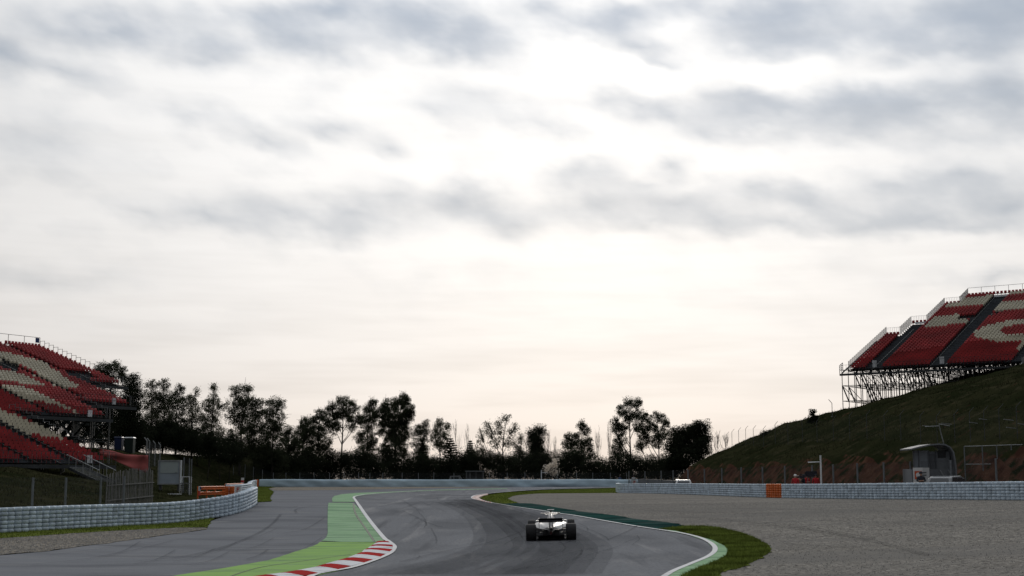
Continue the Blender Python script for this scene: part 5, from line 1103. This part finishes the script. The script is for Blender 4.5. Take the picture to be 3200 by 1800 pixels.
def marshal_hut():
    Y = 96.0; x, y = pw(2905, Y); g = gz(x, y); root = thing('marshal_hut', 'grey marshal hut with a curved roof behind the right tyre barrier', 'hut', (x, y, g)); k = Y / F
    X = lambda px: (px - 2905) * k; Z = lambda py: CAMH - (py - YH) * k - g
    m = MB(); zf = Z(1466); m.box(((X(2838) + X(2968)) / 2, 1.1, zf / 2), (X(2968) - X(2838), 2.2, zf)); m.build('base_wall', 'hut_grey', root)
    m = MB(); a, b = X(2842), X(2892); m.box(((a + b) / 2, -.03, Z(1487)), (b - a, .06, Z(1462) - Z(1512))); sg = m.build('sign_panel', 'sign_white', root)
    m = MB(); m.box((X(2857), -.08, Z(1485)), (X(2868) - X(2846), .03, Z(1473) - Z(1498))); q = m.build('sign_print', mat('sign_orange', (.50, .09, .03), .6), sg)
    m = MB(); m.lathe([(.12, -.0), (.18, -.0), (.18, .012), (.12, .012)], 16, 'Y', (X(2857), -.11, Z(1485))); m.build('ring_print', 'sign_white', sg)
    for py in (1477, 1485): m = MB(); m.box((X(2876), -.07, Z(py)), (.3, .02, .08)); m.build('line_print', 'hut_grey', sg)
    # glazed front, solid right half, curved roof running down the back on the right
    for px in (2846, 2862, 2892, 2916): m = MB(); m.box((X(px), .06, (Z(1408) + zf) / 2), (.06, .08, Z(1408) - zf)); m.build('mullion', 'hut_dark', root)
    for p0, p1 in ((2847, 2861), (2863, 2891)): m = MB(); m.box(((X(p0) + X(p1)) / 2, .08, (Z(1409) + zf) / 2), (X(p1) - X(p0), .02, Z(1409) - zf)); m.build('pane', mat('hut_glass', (.16, .18, .20), .08, spec=.8), root)
    m = MB(); m.box(((X(2892) + X(2960)) / 2, 1.15, (Z(1412) + zf) / 2), (X(2960) - X(2892), 2.0, Z(1412) - zf)); m.build('side_wall', 'hut_grey', root)
    m = MB(); m.box(((X(2898) + X(2912)) / 2, .11, (Z(1420) + zf) / 2), (X(2912) - X(2898), .03, Z(1420) - zf)); m.build('door', 'hut_dark', root)
    m = MB(); m.box((X(2935), .13, Z(1420)), (.55, .04, .5)); m.build('window', 'glass', root)
    pts = [(2834,1406),(2862,1399),(2895,1392),(2920,1390),(2940,1392),(2955,1400),(2964,1415),(2968,1440),(2970,1470),(2970,1492)]; rings = []
    for i, (px, py) in enumerate(pts):
        d = np.array(pts[min(i + 1, 9)]) - np.array(pts[max(i - 1, 0)]); d = d / np.linalg.norm(d); n_ = np.array([-d[1], d[0]]) * -1; t = .10 / k / 2
        rings.append([(X(px + n_[0] * s * t), yy, Z(py + n_[1] * s * t)) for s, yy in ((1, -.45), (1, 2.4), (-1, 2.4), (-1, -.45))])
    m = MB(); m.loft(rings); m.build('roof', 'hut_grey', root)
    for p0, p1 in ((2925, 2940), (2950, 2965)): m = MB(); m.tube([(X(p0), -.1, Z(1470)), (X(p1), -.3, Z(1500))], .03, 5); m.build('brace', 'galv', root)
marshal_hut()

def car(label, px, Y, rz, paint, name='parked_car'):
    x, y = pw(px, Y); root = thing(name, label, 'car', (x, y, gz(x, y)), rz); hw = .86
    prof = [(-2.0, .35), (-2.08, .75), (-2.0, 1.0), (-1.75, 1.35), (-1.5, 1.46), (.1, 1.5), (.55, 1.38), (1.05, 1.0), (1.95, .88), (2.1, .7), (2.08, .35)]
    m = MB(); rings = []
    for s, kx in ((-1, .97), (-.92, 1), (.92, 1), (1, .97)):
        rings.append([(s * hw * (1 if z < 1.05 else 1 - .16 * (z - 1.05) / .45), q * kx, z * (1 if abs(s) < 1 else .985)) for q, z in prof])
    m.loft(rings); m.build('body', paint, root, False)
    m = MB(); m.add([(-.66, -1.99, 1.02), (.66, -1.99, 1.02), (.58, -1.79, 1.34), (-.58, -1.79, 1.34)], [(0, 1, 2, 3)]); m.build('rear_window', 'glass', root)
    m = MB(); m.add([(-.70, .98, 1.07), (.70, .98, 1.07), (.62, .63, 1.36), (-.62, .63, 1.36)], [(3, 2, 1, 0)]); m.build('windscreen', 'glass', root)
    for s in (-1, 1):
        for a, b in ((-1.55, -.75), (-.68, .2), (.26, .85)):
            m = MB(); t = 1.38 if b < .5 else 1.3; m.add([(s * .868, a, 1.04), (s * .868, b, 1.04), (s * .775, b - (.0 if b < .5 else .3), t), (s * .775, a + .05, t)], [(0, 1, 2, 3)]); m.build('side_window', 'glass', root)
        m = MB(); m.box((s * .70, -2.06, .86), (.22, .06, .26)); m.build('tail_light', 'sign_red', root)
        for q in (-1.3, 1.3): m = MB(); m.lathe([(.12, -.1), (.31, -.11), (.32, 0), (.31, .11), (.12, .1)], 18, 'X', (s * .76, q, .32)); m.build('wheel', 'rubber', root, True)
    m = MB(); m.box((0, -1.45, 1.5), (1.1, .1, .03)); m.build('roof_spoiler', 'hut_dark', root)
car('white hatchback seen from behind between the right barrier and catch fence', 2128, 147, R(-4), 'body_paint_white')
car('pale estate car parked in front of the marshal hut', 2955, 92.5, R(-38), 'body_paint_silver')

# ------------------------------------------------------------------ people
def person(label, px, Y, facing, top, legs, pose='stand', head='hair', group=None, hat=None):
    x, y = pw(px, Y); root = thing('person', label, 'person', (x, y, gz(x, y)), facing, group)
    V = [(0, 0, .98)]; E = []; Rd = [.15]
    def ch(start, pts, rs):
        p = start
        for q, r in zip(pts, rs): V.append(q); Rd.append(r); E.append((p, len(V) - 1)); p = len(V) - 1
        return p
    chest = ch(0, [(0, 0, 1.15), (0, -.01, 1.36)], [.145, .165]); neck = ch(chest, [(0, 0, 1.52), (0, .02, 1.58)], [.065, .06]); ch(neck, [(0, .02, 1.68), (0, .01, 1.76)], [.095, .075])
    for s in (-1, 1):
        ch(0, [(s * .10, 0, .88), (s * .11, .02, .50), (s * .11, -.02, .09), (s * .12, .14, .04)], [.10, .07, .05, .045])
        if pose == 'camera': arm = [(s * .20, 0, 1.44), (s * .28, .10, 1.22), (s * .16, .30, 1.42)]
        elif pose == 'fold': arm = [(s * .20, 0, 1.44), (s * .27, .02, 1.18), (s * .10, .22, 1.20)]
        else: arm = [(s * .20, 0, 1.44), (s * .26, -.02, 1.16), (s * .26, .06, .92)]
        w_ = ch(chest, arm, [.075, .055, .038]); d = np.array(arm[2]) - np.array(arm[1]); d /= np.linalg.norm(d); wv = np.array(arm[2])
        palm = ch(w_, [tuple(wv + d * .07)], [.032]); sd = np.cross(d, (s, .2, .1)); sd /= np.linalg.norm(sd)
        for k in range(4): ch(palm, [tuple(wv + d * .11 + sd * (.024 * (k - 1.5))), tuple(wv + d * (.15 + .01 * (k in (1, 2))) + sd * (.026 * (k - 1.5)) + np.array((-s * .015, 0, 0)))], [.010, .008])
        ch(w_, [tuple(wv + d * .05 + sd * .045), tuple(wv + d * .09 + sd * .06)], [.011, .009])
    me = bpy.data.meshes.new('person_body'); me.from_pydata(V, E, []); o = obj('body', me, root)
    sk = o.modifiers.new('skin', 'SKIN'); sk.use_smooth_shade = True
    for i, sv in enumerate(me.skin_vertices[0].data): sv.radius = (Rd[i], Rd[i] * (.8 if Rd[i] > .12 else 1)); sv.use_root = (i == 0)
    su = o.modifiers.new('sub', 'SUBSURF'); su.levels = su.render_levels = 1
    dg = bpy.context.evaluated_depsgraph_get(); nm = bpy.data.meshes.new_from_object(o.evaluated_get(dg)); o.modifiers.clear(); o.data = nm
    for mm in (legs, top, 'skin'): nm.materials.append(MATS[mm])
    for p in nm.polygons:
        c = p.center; hand = (abs(c.x) > .2 and c.z < 1.0 and pose == 'stand') or (pose != 'stand' and c.y > .2 and c.z > .9)
        p.material_index = 2 if (c.z > 1.55 or hand) else (1 if c.z > .93 else 0); p.use_smooth = True
    m = MB(); m.lathe([(.02, 1.835), (.07, 1.82), (.108, 1.77), (.115, 1.70), (.112, 1.67)], 12, 'Z', (0, -.005, 0)); m.build('helmet' if hat else 'hair', hat or 'cloth_dark', root, True)
    m = MB(); m.tube([(0, .10, 1.685), (0, .122, 1.655)], [.012, .016], 5); m.build('nose', 'skin', root, True)
    return root
person('marshal in red with a white helmet behind the right tyre barrier',2477,108.2,R(160),'cloth_red','cloth_red','stand','helmet',hat='sign_white')
person('camera operator in dark clothes with a shouldered video camera',2503,109.5,R(70),'cloth_dark','cloth_dark','camera')
person('marshal in red standing under the dark board behind the barrier',2512,111.5,R(200),'cloth_red','cloth_dark','fold')
person('marshal in red next to the white pole behind the barrier',2540,110.2,R(180),'cloth_red','cloth_red','stand')
person('person in dark clothes standing by the marshal hut sign',2866,92.5,R(170),'cloth_dark','cloth_dark','fold',hat='cloth_dark')
person('distant spectator in blue behind the far belt barrier',1934,226,R(180),'cloth_blue','cloth_dark','stand')
person('distant spectator in a pale top behind the far belt barrier',1944,228,R(180),'cloth_pale','cloth_dark','fold')
person('distant spectator in a white top by the catch fence end',1976,200,R(180),'cloth_pale','cloth_dark','stand')
def video_camera():
    x, y = pw(2499, 109.2); g = gz(x, y); root = thing('video_camera', 'black shoulder video camera held by the camera operator', 'camera', (x, y, g + 1.62), R(60))
    m = MB(); m.box((0, 0, 0), (.18, .42, .2)); m.build('body', 'cloth_dark', root); m = MB(); m.lathe([(.05, 0), (.07, .1), (.075, .18), (.0, .18)], 12, 'Y', (0, .2, 0)); m.build('lens', 'carbon', root, True); m = MB(); m.box((.0, .1, .17), (.06, .2, .06)); m.build('handle', 'cloth_dark', root)
video_camera()
def dark_board():
    x, y = pw(2527, 110.6); g = gz(x, y); root = thing('signal_board', 'black electronic signal board on a stand behind the barrier', 'board', (x, y, g)); zt, zb = CAMH - (1473 - YH) / F * 110.6 - g, CAMH - (1490 - YH) / F * 110.6 - g
    m = MB(); m.box((0, 0, (zt + zb) / 2), (.86, .14, zt - zb)); m.build('panel', 'cloth_dark', root); m = MB(); m.box((-.47, 0, (zt + zb) / 2 + .04), (.12, .1, .22)); m.build('side_box', 'cloth_dark', root)
    for s in (-.3, .3): m = MB(); m.tube([(s, 0, 0), (s, 0, zb)], .03, 5); m.build('leg', 'post_grey', root)
dark_board()
